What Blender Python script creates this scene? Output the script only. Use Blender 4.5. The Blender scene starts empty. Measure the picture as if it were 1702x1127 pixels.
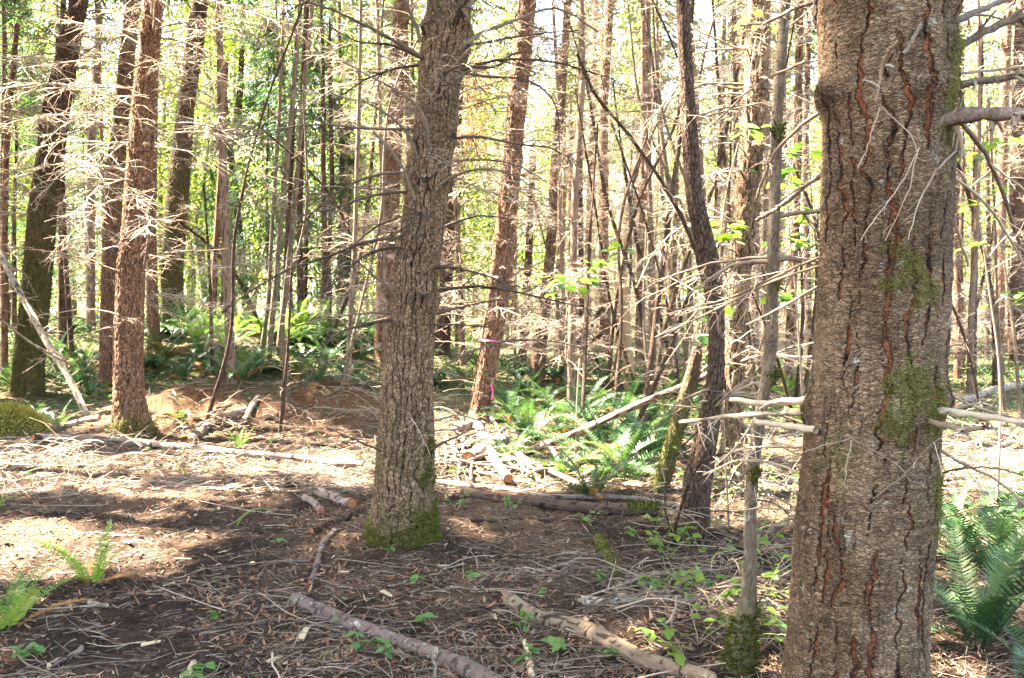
import bpy, math, random
import numpy as np
from mathutils import Vector, Matrix, Quaternion

# ------------------------------------------------------------------ camera, sky, sun, exposure
SC = bpy.context.scene
COL = SC.collection
F_PX, CX, CY, HOR, EYE = 1500.0, 851.0, 563.5, 540.0, 1.6
PITCH = math.atan((CY - HOR) / F_PX)
cd = bpy.data.cameras.new('camera'); cam = bpy.data.objects.new('camera', cd); COL.objects.link(cam)
cd.sensor_width = 36.0; cd.lens = 36.0 * F_PX / 1702.0; cd.clip_end = 600.0; cd.clip_start = 0.05
cam.location = (0, 0, EYE); cam.rotation_euler = (math.pi / 2 - PITCH, 0, 0)
SC.camera = cam

EL = math.radians(58); AZ = math.atan2(-0.95, 0.31)          # sun stands ahead and to one side, high
SUN = np.array([math.sin(AZ) * math.cos(EL), math.cos(AZ) * math.cos(EL), math.sin(EL)])
w = bpy.data.worlds.new('World'); SC.world = w; w.use_nodes = True
nt = w.node_tree
sky = nt.nodes.new('ShaderNodeTexSky'); sky.sky_type = 'NISHITA'; sky.sun_disc = False
sky.sun_elevation = EL; sky.sun_rotation = AZ; sky.air_density = 1.0; sky.dust_density = 2.0; sky.ozone_density = 0.6
bg = nt.nodes['Background']; bg.inputs['Strength'].default_value = 0.07
nt.links.new(sky.outputs[0], bg.inputs['Color'])
sd = bpy.data.lights.new('sun', 'SUN'); sd.energy = 5.0; sd.angle = math.radians(0.53); sd.color = (1.0, 0.94, 0.84)
so = bpy.data.objects.new('sun', sd); COL.objects.link(so)
so.rotation_euler = Vector(SUN).to_track_quat('Z', 'Y').to_euler(); so.location = (0, 0, 40)
SC.view_settings.view_transform = 'Standard'; SC.view_settings.look = 'None'
SC.view_settings.gamma = 1.0; SC.view_settings.use_curve_mapping = False
SC.view_settings.exposure = 4.85
SC.view_settings.use_white_balance = True; SC.view_settings.white_balance_temperature = 7250   # camera set for shade
SC.render.engine = 'CYCLES'
SC.cycles.use_denoising = True
SC.cycles.max_bounces = 5; SC.cycles.diffuse_bounces = 3; SC.cycles.glossy_bounces = 2
SC.cycles.transmission_bounces = 4; SC.cycles.transparent_max_bounces = 4
SC.cycles.sample_clamp_indirect = 6.0
SC.render.use_persistent_data = False

RNG = np.random.default_rng(7)
random.seed(7)

# ------------------------------------------------------------------ noise
def _h(i, j, k, s=0):
    n = (i.astype(np.int64) * 374761393 + j.astype(np.int64) * 668265263 + k.astype(np.int64) * 2147483647 + s * 974634621) & 0xFFFFFFFF
    n = ((n ^ (n >> 13)) * 1274126177) & 0xFFFFFFFF
    n = ((n ^ (n >> 16)) * 2246822519) & 0xFFFFFFFF
    return ((n ^ (n >> 15)) & 0xFFFFFF) / float(0xFFFFFF)
def vnoise(x, y, z=None, s=0):
    x = np.asarray(x, float); y = np.asarray(y, float)
    z = np.zeros_like(x) if z is None else np.asarray(z, float)
    xi = np.floor(x); yi = np.floor(y); zi = np.floor(z)
    fx = x - xi; fy = y - yi; fz = z - zi
    fx = fx * fx * (3 - 2 * fx); fy = fy * fy * (3 - 2 * fy); fz = fz * fz * (3 - 2 * fz)
    r = 0
    for a in (0, 1):
        wa = fx if a else 1 - fx
        for b in (0, 1):
            wb = fy if b else 1 - fy
            for c in (0, 1):
                wc = fz if c else 1 - fz
                r = r + wa * wb * wc * _h(xi + a, yi + b, zi + c, s)
    return r * 2 - 1
def fbm(x, y, z=None, o=4, s=0):
    t = 0; a = 1.0; f = 1.0
    for i in range(o):
        t = t + a * vnoise(x * f, y * f, None if z is None else z * f, s + i * 17); a *= 0.5; f *= 2.03
    return t
def sstep(a, b, x):
    t = np.clip((np.asarray(x, float) - a) / (b - a), 0, 1); return t * t * (3 - 2 * t)

# ------------------------------------------------------------------ terrain and pixel rays
BUMPS = [(-3.55, 14.0, 0.74, 2.1, 0.9), (-2.9, 12.9, 0.18, 0.7, 0.5), (-0.85, 6.75, 0.13, 0.75, 0.7), (-5.3, 13.3, 0.16, 0.9, 0.8), (-2.1, 13.1, 0.18, 1.1, 0.8),
         (2.2, 8.5, 0.10, 1.2, 0.7), (-2.6, 5.2, 0.06, 0.9, 0.7), (1.3, 5.1, 0.07, 0.9, 0.7), (3.4, 4.6, 0.08, 1.0, 0.8)]
def terr(x, y, fine=True):
    x = np.asarray(x, float); y = np.asarray(y, float)
    A = 0.22 + 1.28 * sstep(0.0, -5.5, x)
    z = A * sstep(13.0, 24.0, y) + 0.016 * np.maximum(y - 24, 0) * (0.4 + 0.6 * sstep(90, 24, y))
    z = z + 0.0 * x
    for bx, by, bh, rx, ry in BUMPS:
        z = z + bh * np.exp(-((x - bx) / rx) ** 2 - ((y - by) / ry) ** 2)
    z = z + 0.14 * vnoise(x * 0.35, y * 0.35, s=3) * sstep(5, 14, y) + 0.07 * vnoise(x * 0.9, y * 0.9, s=4) * sstep(8, 14, y) + 0.035 * vnoise(x * 1.1, y * 1.1, s=5)
    z = z + 0.09 * fbm(x * 1.9, y * 1.9, o=3, s=14) * np.exp(-((x + 3.4) / 2.4) ** 4 - ((y - 13.6) / 1.5) ** 4)
    if fine:
        z = z + 0.026 * fbm(x * 3.6, y * 3.6, o=3, s=9)
    return z
def ray(u, v):
    xc = (u - CX) / F_PX; yc = -(v - CY) / F_PX
    return np.array([xc, math.cos(PITCH) + yc * math.sin(PITCH), -math.sin(PITCH) + yc * math.cos(PITCH)])
def P(u, v, d):
    r = ray(u, v); return np.array([0, 0, EYE]) + r * (d / r[1])
def gp(u, v):
    r = ray(u, v); r = r / r[1]
    lo = 1.5
    ys = np.concatenate([np.arange(1.5, 30, 0.05), np.arange(30, 150, 0.3)])
    dz = EYE + r[2] * ys - terr(r[0] * ys, ys, False)
    k = np.argmax(dz < 0) if (dz < 0).any() else len(ys) - 1
    y = ys[k]; x = r[0] * y
    return np.array([x, y, float(terr(x, y))])
def G(x, y): return np.array([x, y, float(terr(x, y))])

# ------------------------------------------------------------------ mesh helpers
def mesh_from(name, V, Q=None, T=None, mat=None, attrs=None, smooth=True):
    me = bpy.data.meshes.new(name)
    V = np.asarray(V, np.float32); nq = 0 if Q is None else len(Q); ntr = 0 if T is None else len(T)
    me.vertices.add(len(V)); me.vertices.foreach_set('co', V.ravel())
    parts = []; starts = []
    if nq: parts.append(np.asarray(Q, np.int32).ravel()); starts.append(np.arange(nq) * 4)
    if ntr: parts.append(np.asarray(T, np.int32).ravel()); starts.append(nq * 4 + np.arange(ntr) * 3)
    li = np.concatenate(parts); st = np.concatenate(starts).astype(np.int32)
    me.loops.add(len(li)); me.loops.foreach_set('vertex_index', li)
    me.polygons.add(nq + ntr); me.polygons.foreach_set('loop_start', st)
    me.polygons.foreach_set('use_smooth', np.full(nq + ntr, smooth))
    me.update(calc_edges=True)
    for k, a in (attrs or {}).items():
        at = me.attributes.new(k, 'FLOAT', 'POINT'); at.data.foreach_set('value', np.asarray(a, np.float32))
    if mat: me.materials.append(mat)
    return me
class MB:
    def __init__(s): s.V = []; s.Q = []; s.T = []; s.A = []; s.n = 0
    def add(s, V, Q=None, T=None, a=None):
        V = np.asarray(V, float).reshape(-1, 3)
        if Q is not None and len(Q): s.Q.append(np.asarray(Q) + s.n)
        if T is not None and len(T): s.T.append(np.asarray(T) + s.n)
        s.A.append(np.zeros(len(V)) if a is None else np.broadcast_to(np.asarray(a, float), (len(V),)))
        s.V.append(V); s.n += len(V); return s
    def mesh(s, name, mat, smooth=True, attr='tint'):
        return mesh_from(name, np.concatenate(s.V), np.concatenate(s.Q) if s.Q else None, np.concatenate(s.T) if s.T else None,
                         mat, {attr: np.concatenate(s.A)}, smooth)
def link(name, data, parent=None, label=None, cat=None, group=None, kind=None, loc=None):
    o = bpy.data.objects.new(name, data); COL.objects.link(o)
    if parent is not None: o.parent = parent
    if loc is not None: o.location = loc
    if label: o['label'] = label
    if cat: o['category'] = cat
    if group: o['group'] = group
    if kind: o['kind'] = kind
    return o
def nrm(a): return a / np.maximum(np.linalg.norm(a, axis=-1, keepdims=True), 1e-9)
def tubes(Pt, R, k=4, cap=False):
    """Pt (B,n,3), R (B,n) -> V, Q (a bundle of tubes of the same topology)"""
    Pt = np.asarray(Pt, float); R = np.asarray(R, float)
    B, n, _ = Pt.shape
    T = nrm(np.gradient(Pt, axis=1))
    ch = nrm(Pt[:, -1] - Pt[:, 0])
    ref = np.where(np.abs(ch[:, 2:3]) < 0.8, np.array([[0, 0, 1.0]]), np.array([[1.0, 0, 0]]))[:, None, :]
    N1 = nrm(np.cross(T, np.broadcast_to(ref, T.shape))); N2 = np.cross(N1, T)
    a = np.arange(k) * 2 * math.pi / k
    V = Pt[:, :, None, :] + R[:, :, None, None] * (np.cos(a)[None, None, :, None] * N1[:, :, None, :] + np.sin(a)[None, None, :, None] * N2[:, :, None, :])
    b = np.arange(B)[:, None, None] * n * k; i = np.arange(n - 1)[None, :, None] * k; j = np.arange(k)[None, None, :]; j2 = (j + 1) % k
    Q = np.stack([b + i + j, b + i + j2, b + i + k + j2, b + i + k + j], -1).reshape(-1, 4)
    return V.reshape(-1, 3), Q
def resample(pts, n):
    pts = np.asarray(pts, float); m = len(pts)
    s = np.concatenate([[0], np.cumsum(np.linalg.norm(np.diff(pts, axis=0), axis=1))])
    t = np.linspace(0, s[-1], n)
    if m == 2: return np.stack([np.interp(t, s, pts[:, c]) for c in range(3)], 1)
    tg = np.gradient(pts, s, axis=0)
    k = np.clip(np.searchsorted(s, t, 'right') - 1, 0, m - 2); h = (s[k + 1] - s[k])[:, None]; q = ((t - s[k])[:, None]) / h
    return (2*q**3 - 3*q**2 + 1)*pts[k] + (q**3 - 2*q**2 + q)*h*tg[k] + (-2*q**3 + 3*q**2)*pts[k+1] + (q**3 - q**2)*h*tg[k+1]
def grow(base, d, L, n, droop, wob, rng):
    base = np.asarray(base, float); B = len(base); d = nrm(np.asarray(d, float)).copy()
    out = np.zeros((B, n, 3)); out[:, 0] = base; st = (np.asarray(L) / (n - 1))[:, None]
    for i in range(1, n):
        d = nrm(d + np.array([0, 0, -1.0]) * (np.asarray(droop)[:, None] if np.ndim(droop) else droop) / n + wob * rng.normal(size=(B, 3)) / math.sqrt(n))
        out[:, i] = out[:, i - 1] + d * st
    return out
def kids(Pt, L, m, t0, t1, ls, rng, flat=0.5, fwd=0.6, n=4, droop=0.3, wob=0.25):
    B, n0, _ = Pt.shape
    t = rng.uniform(t0, t1, (B, m)); f = t * (n0 - 1); i = np.minimum(f.astype(int), n0 - 2); q = (f - i)[..., None]
    b = np.arange(B)[:, None]
    pos = Pt[b, i] * (1 - q) + Pt[b, i + 1] * q; tan = nrm(Pt[b, i + 1] - Pt[b, i])
    side = np.cross(tan, np.array([0, 0, 1.0])) * rng.choice([-1, 1], (B, m))[..., None]
    side = nrm(nrm(side) + rng.normal(size=(B, m, 3)) * (1 - flat))
    d = nrm(tan * fwd + side)
    LL = np.asarray(L)[:, None] * ls * (1.05 - 0.75 * t) * rng.uniform(0.45, 1.2, (B, m))
    return grow(pos.reshape(-1, 3), d.reshape(-1, 3), LL.ravel(), n, droop, wob, rng), LL.ravel()
def taper(B, n, r0, r1):
    r0 = np.broadcast_to(np.asarray(r0, float), (B,)); r1 = np.broadcast_to(np.asarray(r1, float), (B,))
    t = np.linspace(0, 1, n)[None]; return r0[:, None] * (1 - t) + r1[:, None] * t

# ------------------------------------------------------------------ materials
MATS = {}
class NT:
    def __init__(s, name, rough=0.85, spec=0.25):
        s.m = bpy.data.materials.new(name); s.m.use_nodes = True; s.t = s.m.node_tree
        s.b = s.t.nodes['Principled BSDF']; s.b.inputs['Roughness'].default_value = rough
        s.b.inputs['Specular IOR Level'].default_value = spec
        s.out = s.t.nodes['Material Output']; MATS[name] = s.m
    def n(s, ty, **kw):
        x = s.t.nodes.new(ty)
        for k, v in kw.items(): setattr(x, k, v)
        return x
    def l(s, a, b): s.t.links.new(a, b)
    def coord(s, scale=(1, 1, 1)):
        c = s.n('ShaderNodeTexCoord'); mp = s.n('ShaderNodeMapping'); mp.inputs['Scale'].default_value = scale
        s.l(c.outputs['Object'], mp.inputs['Vector']); return mp.outputs[0]
    def noise(s, scale, detail=5, rough=0.6, vec=None, dist=0):
        x = s.n('ShaderNodeTexNoise'); x.inputs['Scale'].default_value = scale; x.inputs['Detail'].default_value = detail
        x.inputs['Roughness'].default_value = rough; x.inputs['Distortion'].default_value = dist
        if vec is not None: s.l(vec, x.inputs['Vector'])
        return x.outputs['Fac']
    def ramp(s, fac, stops):
        r = s.n('ShaderNodeValToRGB'); e = r.color_ramp.elements
        while len(e) < len(stops): e.new(0.5)
        for i, (p, c) in enumerate(stops):
            e[i].position = p; e[i].color = (*c, 1) if len(c) == 3 else c
        s.l(fac, r.inputs[0]); return r.outputs[0]
    def mix(s, fac, a, b, mode='MIX'):
        x = s.n('ShaderNodeMix', data_type='RGBA', blend_type=mode)
        for sock, val in ((x.inputs[0], fac), (x.inputs[6], a), (x.inputs[7], b)):
            if isinstance(val, (int, float)): sock.default_value = val
            elif isinstance(val, tuple): sock.default_value = (*val, 1)
            else: s.l(val, sock)
        return x.outputs[2]
    def attr(s, name): x = s.n('ShaderNodeAttribute'); x.attribute_name = name; return x.outputs['Fac']
    def rnd(s): return s.n('ShaderNodeObjectInfo').outputs['Random']
    def math(s, op, a, b=0.5, c=None):
        x = s.n('ShaderNodeMath', operation=op)
        for i, val in enumerate((a, b, c)):
            if val is None: continue
            if isinstance(val, (int, float)): x.inputs[i].default_value = val
            else: s.l(val, x.inputs[i])
        return x.outputs[0]
    def bump(s, h, strength, dist):
        x = s.n('ShaderNodeBump'); x.inputs['Strength'].default_value = strength; x.inputs['Distance'].default_value = dist
        s.l(h, x.inputs['Height']); s.l(x.outputs[0], s.b.inputs['Normal']); return x.outputs[0]
    def color(s, c): s.l(c, s.b.inputs['Base Color']); return s
def bark_mat(name, pale, mid, crack, moss=(0.075, 0.08, 0.016), lichen=(0.42, 0.43, 0.36), flat=False, lich=0.1, bscale=90, scales=None, rim=None, edge_k=.6, blot=False):
    m = NT(name, 0.9, 0.15)
    v = m.coord((1, 1, 0.45)) if not flat else m.coord((1, 1, 2.2))
    n1 = m.noise(14, 6, 0.7, v); n2 = m.noise(bscale, 4, 0.7, v); n3 = m.noise(2.2, 3, 0.6, m.coord())
    c = m.mix(m.ramp(n1, [(0.3, (0, 0, 0)), (0.7, (1, 1, 1))]), mid, pale)
    c = m.mix(m.ramp(n2, [(0.42, (0, 0, 0)), (0.62, (1, 1, 1))]), m.mix(0.5, c, (0.3, 0.27, 0.25), 'MULTIPLY'), c)
    c = m.mix(m.math('MULTIPLY', m.attr('plate'), 0.45), c, tuple(min(1, x * 1.45) for x in pale))
    hsc = None
    if scales:
        wv = m.n('ShaderNodeVectorMath', operation='ADD'); nv = m.n('ShaderNodeTexNoise'); nv.inputs['Scale'].default_value = 18; nv.inputs['Detail'].default_value = 3
        sc_ = m.n('ShaderNodeVectorMath', operation='SCALE'); sc_.inputs['Scale'].default_value = scales[2]; m.l(m.coord(), nv.inputs['Vector']); m.l(nv.outputs['Color'], sc_.inputs[0]); m.l(m.coord(), wv.inputs[0]); m.l(sc_.outputs[0], wv.inputs[1])
        mp = m.n('ShaderNodeMapping'); mp.inputs['Scale'].default_value = (1 / scales[0], 1 / scales[0], 1 / scales[1]); m.l(wv.outputs[0], mp.inputs['Vector'])
        vo = m.n('ShaderNodeTexVoronoi', feature='DISTANCE_TO_EDGE'); vo.inputs['Scale'].default_value = 1.0; m.l(mp.outputs[0], vo.inputs['Vector'])
        vc = m.n('ShaderNodeTexVoronoi', feature='F1'); vc.inputs['Scale'].default_value = 1.0; m.l(mp.outputs[0], vc.inputs['Vector'])
        sepx = m.n('ShaderNodeSeparateColor'); m.l(vc.outputs['Color'], sepx.inputs[0]); tone = sepx.outputs[0]
        edge = m.ramp(vo.outputs['Distance'], [(0.0, (1, 1, 1)), (0.14, (0, 0, 0))])
        c = m.mix(m.ramp(tone, [(0.1, (0.0, 0.0, 0.0)), (0.95, (0.8, 0.8, 0.8))]), m.mix(0.4, c, (0.4, 0.36, 0.33), 'MULTIPLY'), m.mix(0.35, c, tuple(min(1, x * 1.7) for x in pale)))
        c = m.mix(m.math('MULTIPLY', edge, edge_k), c, tuple(0.3 * x for x in mid))
        hsc = m.math('ADD', m.math('MULTIPLY', tone, 0.5), m.math('MULTIPLY', edge, -0.6))
    if blot:
        c = m.mix(m.ramp(m.noise(3.4, 5, 0.65, m.coord((1, 1, 0.7)), 0.4), [(0.42, (0.8, 0.8, 0.8)), (0.56, (0, 0, 0))]), c, m.mix(0.75, c, (0.42, 0.36, 0.30), 'MULTIPLY'))
        c = m.mix(m.ramp(m.noise(22, 4, 0.7, m.coord((1, 1, 1.6))), [(0.56, (0, 0, 0)), (0.66, (0.8, 0.8, 0.8))]), c, m.mix(0.8, c, (0.4, 0.3, 0.24), 'MULTIPLY'))
    ln = m.noise(9, 5, 0.75, m.coord())
    c = m.mix(m.ramp(ln, [(0.66 - lich * 0.4, (0, 0, 0)), (0.74 - lich * 0.3, (0.75, 0.75, 0.75))]), c, lichen)
    ck = m.attr('crack')
    cc = m.mix(m.noise(7, 3, 0.6, m.coord()), tuple(0.5 * x for x in crack), tuple(min(1, 1.5 * x) for x in crack))
    c = m.mix(m.math('MULTIPLY', m.attr('cut'), 0.65), c, (0.02, 0.014, 0.01))
    if rim:
        cc = m.mix(m.ramp(m.noise(16, 4, 0.7, m.coord((1, 1, 0.6))), [(0.38, (0, 0, 0)), (0.56, (1, 1, 1))]), rim, cc)
        c = m.mix(m.ramp(ck, [(0.12, (0, 0, 0)), (0.4, (0.9, 0.9, 0.9))]), c, rim)
        c = m.mix(m.ramp(ck, [(0.5, (0, 0, 0)), (0.8, (1, 1, 1))]), c, cc)
    else: c = m.mix(m.ramp(ck, [(0.2, (0, 0, 0)), (0.75, (1, 1, 1))]), c, cc)
    mo = m.math('MULTIPLY', m.attr('moss'), m.ramp(m.noise(28, 4, 0.7, m.coord()), [(0.3, (0.35, 0.35, 0.35)), (0.6, (1, 1, 1))]))
    mc = m.mix(m.noise(60, 3, 0.6, m.coord()), tuple(0.5 * x for x in moss), tuple(1.6 * x for x in moss))
    c = m.mix(mo, c, mc)
    m.color(c)
    hh = m.math('ADD', n1, m.math('MULTIPLY', n2, 0.6))
    if hsc is not None: hh = m.math('ADD', hh, hsc)
    m.bump(hh, 1.0, 0.014)
    return m.m
BARK_BIG = bark_mat('bark_scaly_grey', (0.30, 0.195, 0.12), (0.13, 0.08, 0.049), (0.30, 0.095, 0.04), flat=True, lich=0.12, bscale=60, scales=(.024, .0068, .045), edge_k=.34, blot=True, rim=(0.022, 0.014, 0.011), moss=(0.115, 0.12, 0.022))
BARK_PLATE = bark_mat('bark_plated_brown', (0.265, 0.168, 0.104), (0.118, 0.069, 0.041), (0.022, 0.013, 0.009), lich=0.07, scales=(.022, .028, .02), edge_k=.45)
BARK_RED = bark_mat('bark_red_brown', (0.25, 0.138, 0.088), (0.13, 0.064, 0.04), (0.03, 0.016, 0.011), lich=0.04, scales=(.03, .045, .03))
BARK_DARK = bark_mat('bark_dark', (0.125, 0.076, 0.054), (0.05, 0.03, 0.022), (0.018, 0.010, 0.008), lich=0.02, scales=(.022, .06, .03))
BARK_ALDER = bark_mat('bark_alder', (0.2, 0.15, 0.105), (0.08, 0.058, 0.041), (0.05, 0.04, 0.03), flat=True, lich=0.14)
BARK_LOG = bark_mat('bark_log', (0.25, 0.185, 0.15), (0.11, 0.075, 0.058), (0.03, 0.02, 0.016), flat=False, lich=0.14)
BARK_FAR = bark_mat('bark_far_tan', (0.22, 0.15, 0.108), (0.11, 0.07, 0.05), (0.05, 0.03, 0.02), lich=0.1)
def simple(name, stops, scale=12, rough=0.85, spec=0.2, bump=0.0, tint=True, stretch=(1, 1, 1), rnd=False):
    m = NT(name, rough, spec)
    f = m.noise(scale, 5, 0.65, m.coord(stretch))
    if tint: f = m.math('ADD', m.math('MULTIPLY', f, 0.5), m.math('MULTIPLY', m.attr('tint'), 0.5))
    if rnd: f = m.math('ADD', m.math('MULTIPLY', f, 0.7), m.math('MULTIPLY', m.rnd(), 0.3))
    m.color(m.ramp(f, stops))
    if bump: m.bump(m.noise(scale * 4, 4, 0.7, m.coord(stretch)), bump, 0.01)
    return m.m
TWIG = simple('dead_twig', [(0.2, (0.10, 0.066, 0.046)), (0.5, (0.23, 0.16, 0.115)), (0.8, (0.36, 0.28, 0.21))], 6)
TWIG_PALE = simple('pale_dead_twig', [(0.2, (0.15, 0.105, 0.072)), (0.55, (0.31, 0.235, 0.17)), (0.85, (0.47, 0.39, 0.30))], 8)
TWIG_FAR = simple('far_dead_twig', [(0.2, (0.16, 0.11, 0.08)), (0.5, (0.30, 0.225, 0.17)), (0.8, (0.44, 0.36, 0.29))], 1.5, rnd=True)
TWIG_DARK = simple('dark_dead_twig', [(0.2, (0.035, 0.022, 0.015)), (0.5, (0.085, 0.056, 0.038)), (0.85, (0.19, 0.14, 0.10))], 9)
TWIG_FLOOR = simple('floor_twig', [(0.2, (0.045, 0.028, 0.02)), (0.5, (0.12, 0.08, 0.056)), (0.85, (0.34, 0.26, 0.19))], 6)
LIMB_TAN = simple('bare_tan_limb', [(0.2, (0.13, 0.085, 0.055)), (0.5, (0.28, 0.20, 0.13)), (0.85, (0.43, 0.34, 0.24))], 16, bump=.5)
WOOD_CUT = simple('cut_wood', [(0.25, (0.10, 0.03, 0.012)), (0.55, (0.27, 0.10, 0.04)), (0.8, (0.42, 0.22, 0.10))], 40, 0.8)
WOOD_RAW = simple('raw_wood', [(0.25, (0.26, 0.17, 0.09)), (0.6, (0.46, 0.34, 0.2)), (0.85, (0.55, 0.44, 0.29))], 14, 0.75, stretch=(4, 4, 0.4), bump=0.5)
def leaf_mat(name, a, b, c, trans=0.45, rough=0.45, spec=0.4, rnd=0.35, scale=3):
    m = NT(name, rough, spec)
    f = m.noise(scale, 3, 0.6, m.coord())
    f = m.math('ADD', m.math('MULTIPLY', f, 0.45), m.math('MULTIPLY', m.attr('tint'), 0.55))
    f = m.math('ADD', m.math('MULTIPLY', f, 1 - rnd), m.math('MULTIPLY', m.rnd(), rnd))
    col = m.ramp(f, [(0.2, a), (0.5, b), (0.85, c)]); m.color(col)
    tr = m.n('ShaderNodeBsdfTranslucent'); m.l(m.mix(1.0, col, (1.25, 1.3, 0.75), 'MULTIPLY'), tr.inputs['Color'])
    mx = m.n('ShaderNodeMixShader'); mx.inputs[0].default_value = trans
    m.l(m.b.outputs[0], mx.inputs[1]); m.l(tr.outputs[0], mx.inputs[2]); m.l(mx.outputs[0], m.out.inputs['Surface'])
    return m.m
FERN = leaf_mat('fern_leaf', (0.012, 0.034, 0.014), (0.03, 0.072, 0.026), (0.075, 0.125, 0.04), 0.33, 0.5, 0.35, rnd=.5)
FERN_Y = leaf_mat('young_fern_leaf', (0.07, 0.16, 0.03), (0.13, 0.24, 0.04), (0.22, 0.27, 0.06), 0.5, 0.5, 0.3)
FERN_BROWN = leaf_mat('dry_fern_leaf', (0.12, 0.05, 0.02), (0.24, 0.11, 0.045), (0.34, 0.2, 0.09), 0.25, 0.8, 0.15)
LEAF = leaf_mat('broad_leaf', (0.05, 0.13, 0.03), (0.09, 0.19, 0.04), (0.17, 0.26, 0.07), 0.45, 0.45, 0.4)
LEAF_LOW = leaf_mat('ground_cover_leaf', (0.02, 0.05, 0.014), (0.04, 0.09, 0.025), (0.08, 0.13, 0.04), 0.4, 0.5, 0.3)
LEAF_LIME = leaf_mat('lime_leaf', (0.085, 0.15, 0.02), (0.15, 0.23, 0.035), (0.25, 0.29, 0.06), 0.5, 0.5, 0.3)
CONIFER = leaf_mat('conifer_needles', (0.025, 0.06, 0.032), (0.045, 0.10, 0.055), (0.085, 0.14, 0.06), 0.4, 0.55, 0.3)
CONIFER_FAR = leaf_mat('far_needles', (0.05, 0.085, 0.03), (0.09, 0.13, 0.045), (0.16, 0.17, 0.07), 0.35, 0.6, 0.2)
MOSS = leaf_mat('moss', (0.035, 0.042, 0.009), (0.07, 0.08, 0.016), (0.13, 0.13, 0.03), 0.3, 0.9, 0.1)
MOSS_MID = leaf_mat('olive_moss', (0.06, 0.062, 0.014), (0.12, 0.122, 0.026), (0.19, 0.175, 0.05), 0.35, 0.9, 0.1)
MOSS_Y = leaf_mat('yellow_moss', (0.09, 0.09, 0.02), (0.2, 0.19, 0.045), (0.32, 0.28, 0.09), 0.4, 0.9, 0.1)
def flag_mat():
    m = NT('flagging_tape', 0.4, 0.4); m.b.inputs['Base Color'].default_value = (0.62, 0.09, 0.24, 1); return m.m
FLAG = flag_mat()
def ground_mat():
    m = NT('forest_floor', 0.95, 0.12)
    o = m.coord()
    big = m.noise(0.9, 4, 0.6, o); mid = m.noise(7, 6, 0.7, o, 0.6); fine = m.noise(70, 5, 0.75, o)
    soil = m.mix(mid, (0.014, 0.0078, 0.0052), (0.06, 0.036, 0.024))
    lit = m.mix(fine, (0.045, 0.025, 0.016), (0.18, 0.112, 0.07))
    f = m.math('ADD', m.math('MULTIPLY', big, 0.9), m.math('MULTIPLY', mid, 0.5))
    f = m.math('ADD', f, m.math('MULTIPLY', m.attr('litter'), 0.55))
    c = m.mix(m.ramp(f, [(0.70, (0, 0, 0)), (1.0, (1, 1, 1))]), soil, lit)
    c = m.mix(m.ramp(fine, [(0.58, (0, 0, 0)), (0.75, (0.4, 0.4, 0.4))]), c, (0.22, 0.15, 0.10))
    pm = m.noise(24, 4, 0.7, o); c = m.mix(m.ramp(pm, [(0.36, (0.75, 0.75, 0.75)), (0.5, (0, 0, 0))]), c, m.mix(0.8, c, (0.25, 0.22, 0.2), 'MULTIPLY'))
    c = m.mix(m.attr('red'), c, m.mix(mid, (0.035, 0.014, 0.009), (0.20, 0.07, 0.036)))
    c = m.mix(m.math('MULTIPLY', m.attr('green'), m.ramp(m.noise(4, 5, 0.7, o), [(0.42, (0, 0, 0)), (0.6, (1, 1, 1))])), c,
              m.mix(fine, (0.03, 0.045, 0.012), (0.10, 0.125, 0.035)))
    m.color(c)
    m.bump(m.math('ADD', mid, m.math('MULTIPLY', fine, 0.9)), 1.0, 0.04)
    return m.m
GROUND = ground_mat()

# ------------------------------------------------------------------ ground
def axis(lo, hi, core_lo, core_hi, st, g):
    c = list(np.arange(core_lo, core_hi, st)); s = st; a = core_hi
    up = []
    while a < hi: up.append(a); s *= g; a += s
    s = st; a = core_lo - st; dn = []
    while a > lo: dn.append(a); s *= g; a -= s
    return np.array(dn[::-1] + c + up)
gx = axis(-140, 140, -4.5, 4.5, 0.035, 1.045); gy = axis(-14, 190, 3.2, 10.5, 0.035, 1.04)
X, Y = np.meshgrid(gx, gy); Z = terr(X, Y) + 0.016 * fbm(X * 14, Y * 14, o=2, s=21)
nx, ny = len(gx), len(gy); idx = np.arange(nx * ny).reshape(ny, nx)
Q = np.stack([idx[:-1, :-1], idx[:-1, 1:], idx[1:, 1:], idx[1:, :-1]], -1).reshape(-1, 4)
red = np.exp(-((X + 3.2) / 2.3) ** 4 - ((Y - 13.1) / 1.3) ** 4) * sstep(-0.3, 0.4, fbm(X * 2, Y * 2, s=31) + 0.3) * 0.95
litter = sstep(-0.5, 0.6, fbm(X * 0.8, Y * 0.8, s=41)) * (0.35 + 0.65 * sstep(5.0, 7.5, Y)) * (1 - 0.7 * np.exp(-((X + 0.7) / 0.9) ** 2 - ((Y - 6.2) / 0.7) ** 2))
green = np.clip(sstep(11, 16, Y) * 1.0 + 0.25 * sstep(1.0, 3.0, X), 0, 1)
gm = mesh_from('ground', np.stack([X, Y, Z], -1).reshape(-1, 3), Q, None, GROUND, {'red': red.ravel(), 'litter': litter.ravel(), 'green': green.ravel()})
ground = link('ground', gm, kind='structure')
ground['label'] = 'brown forest floor of soil and needle litter'

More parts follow.
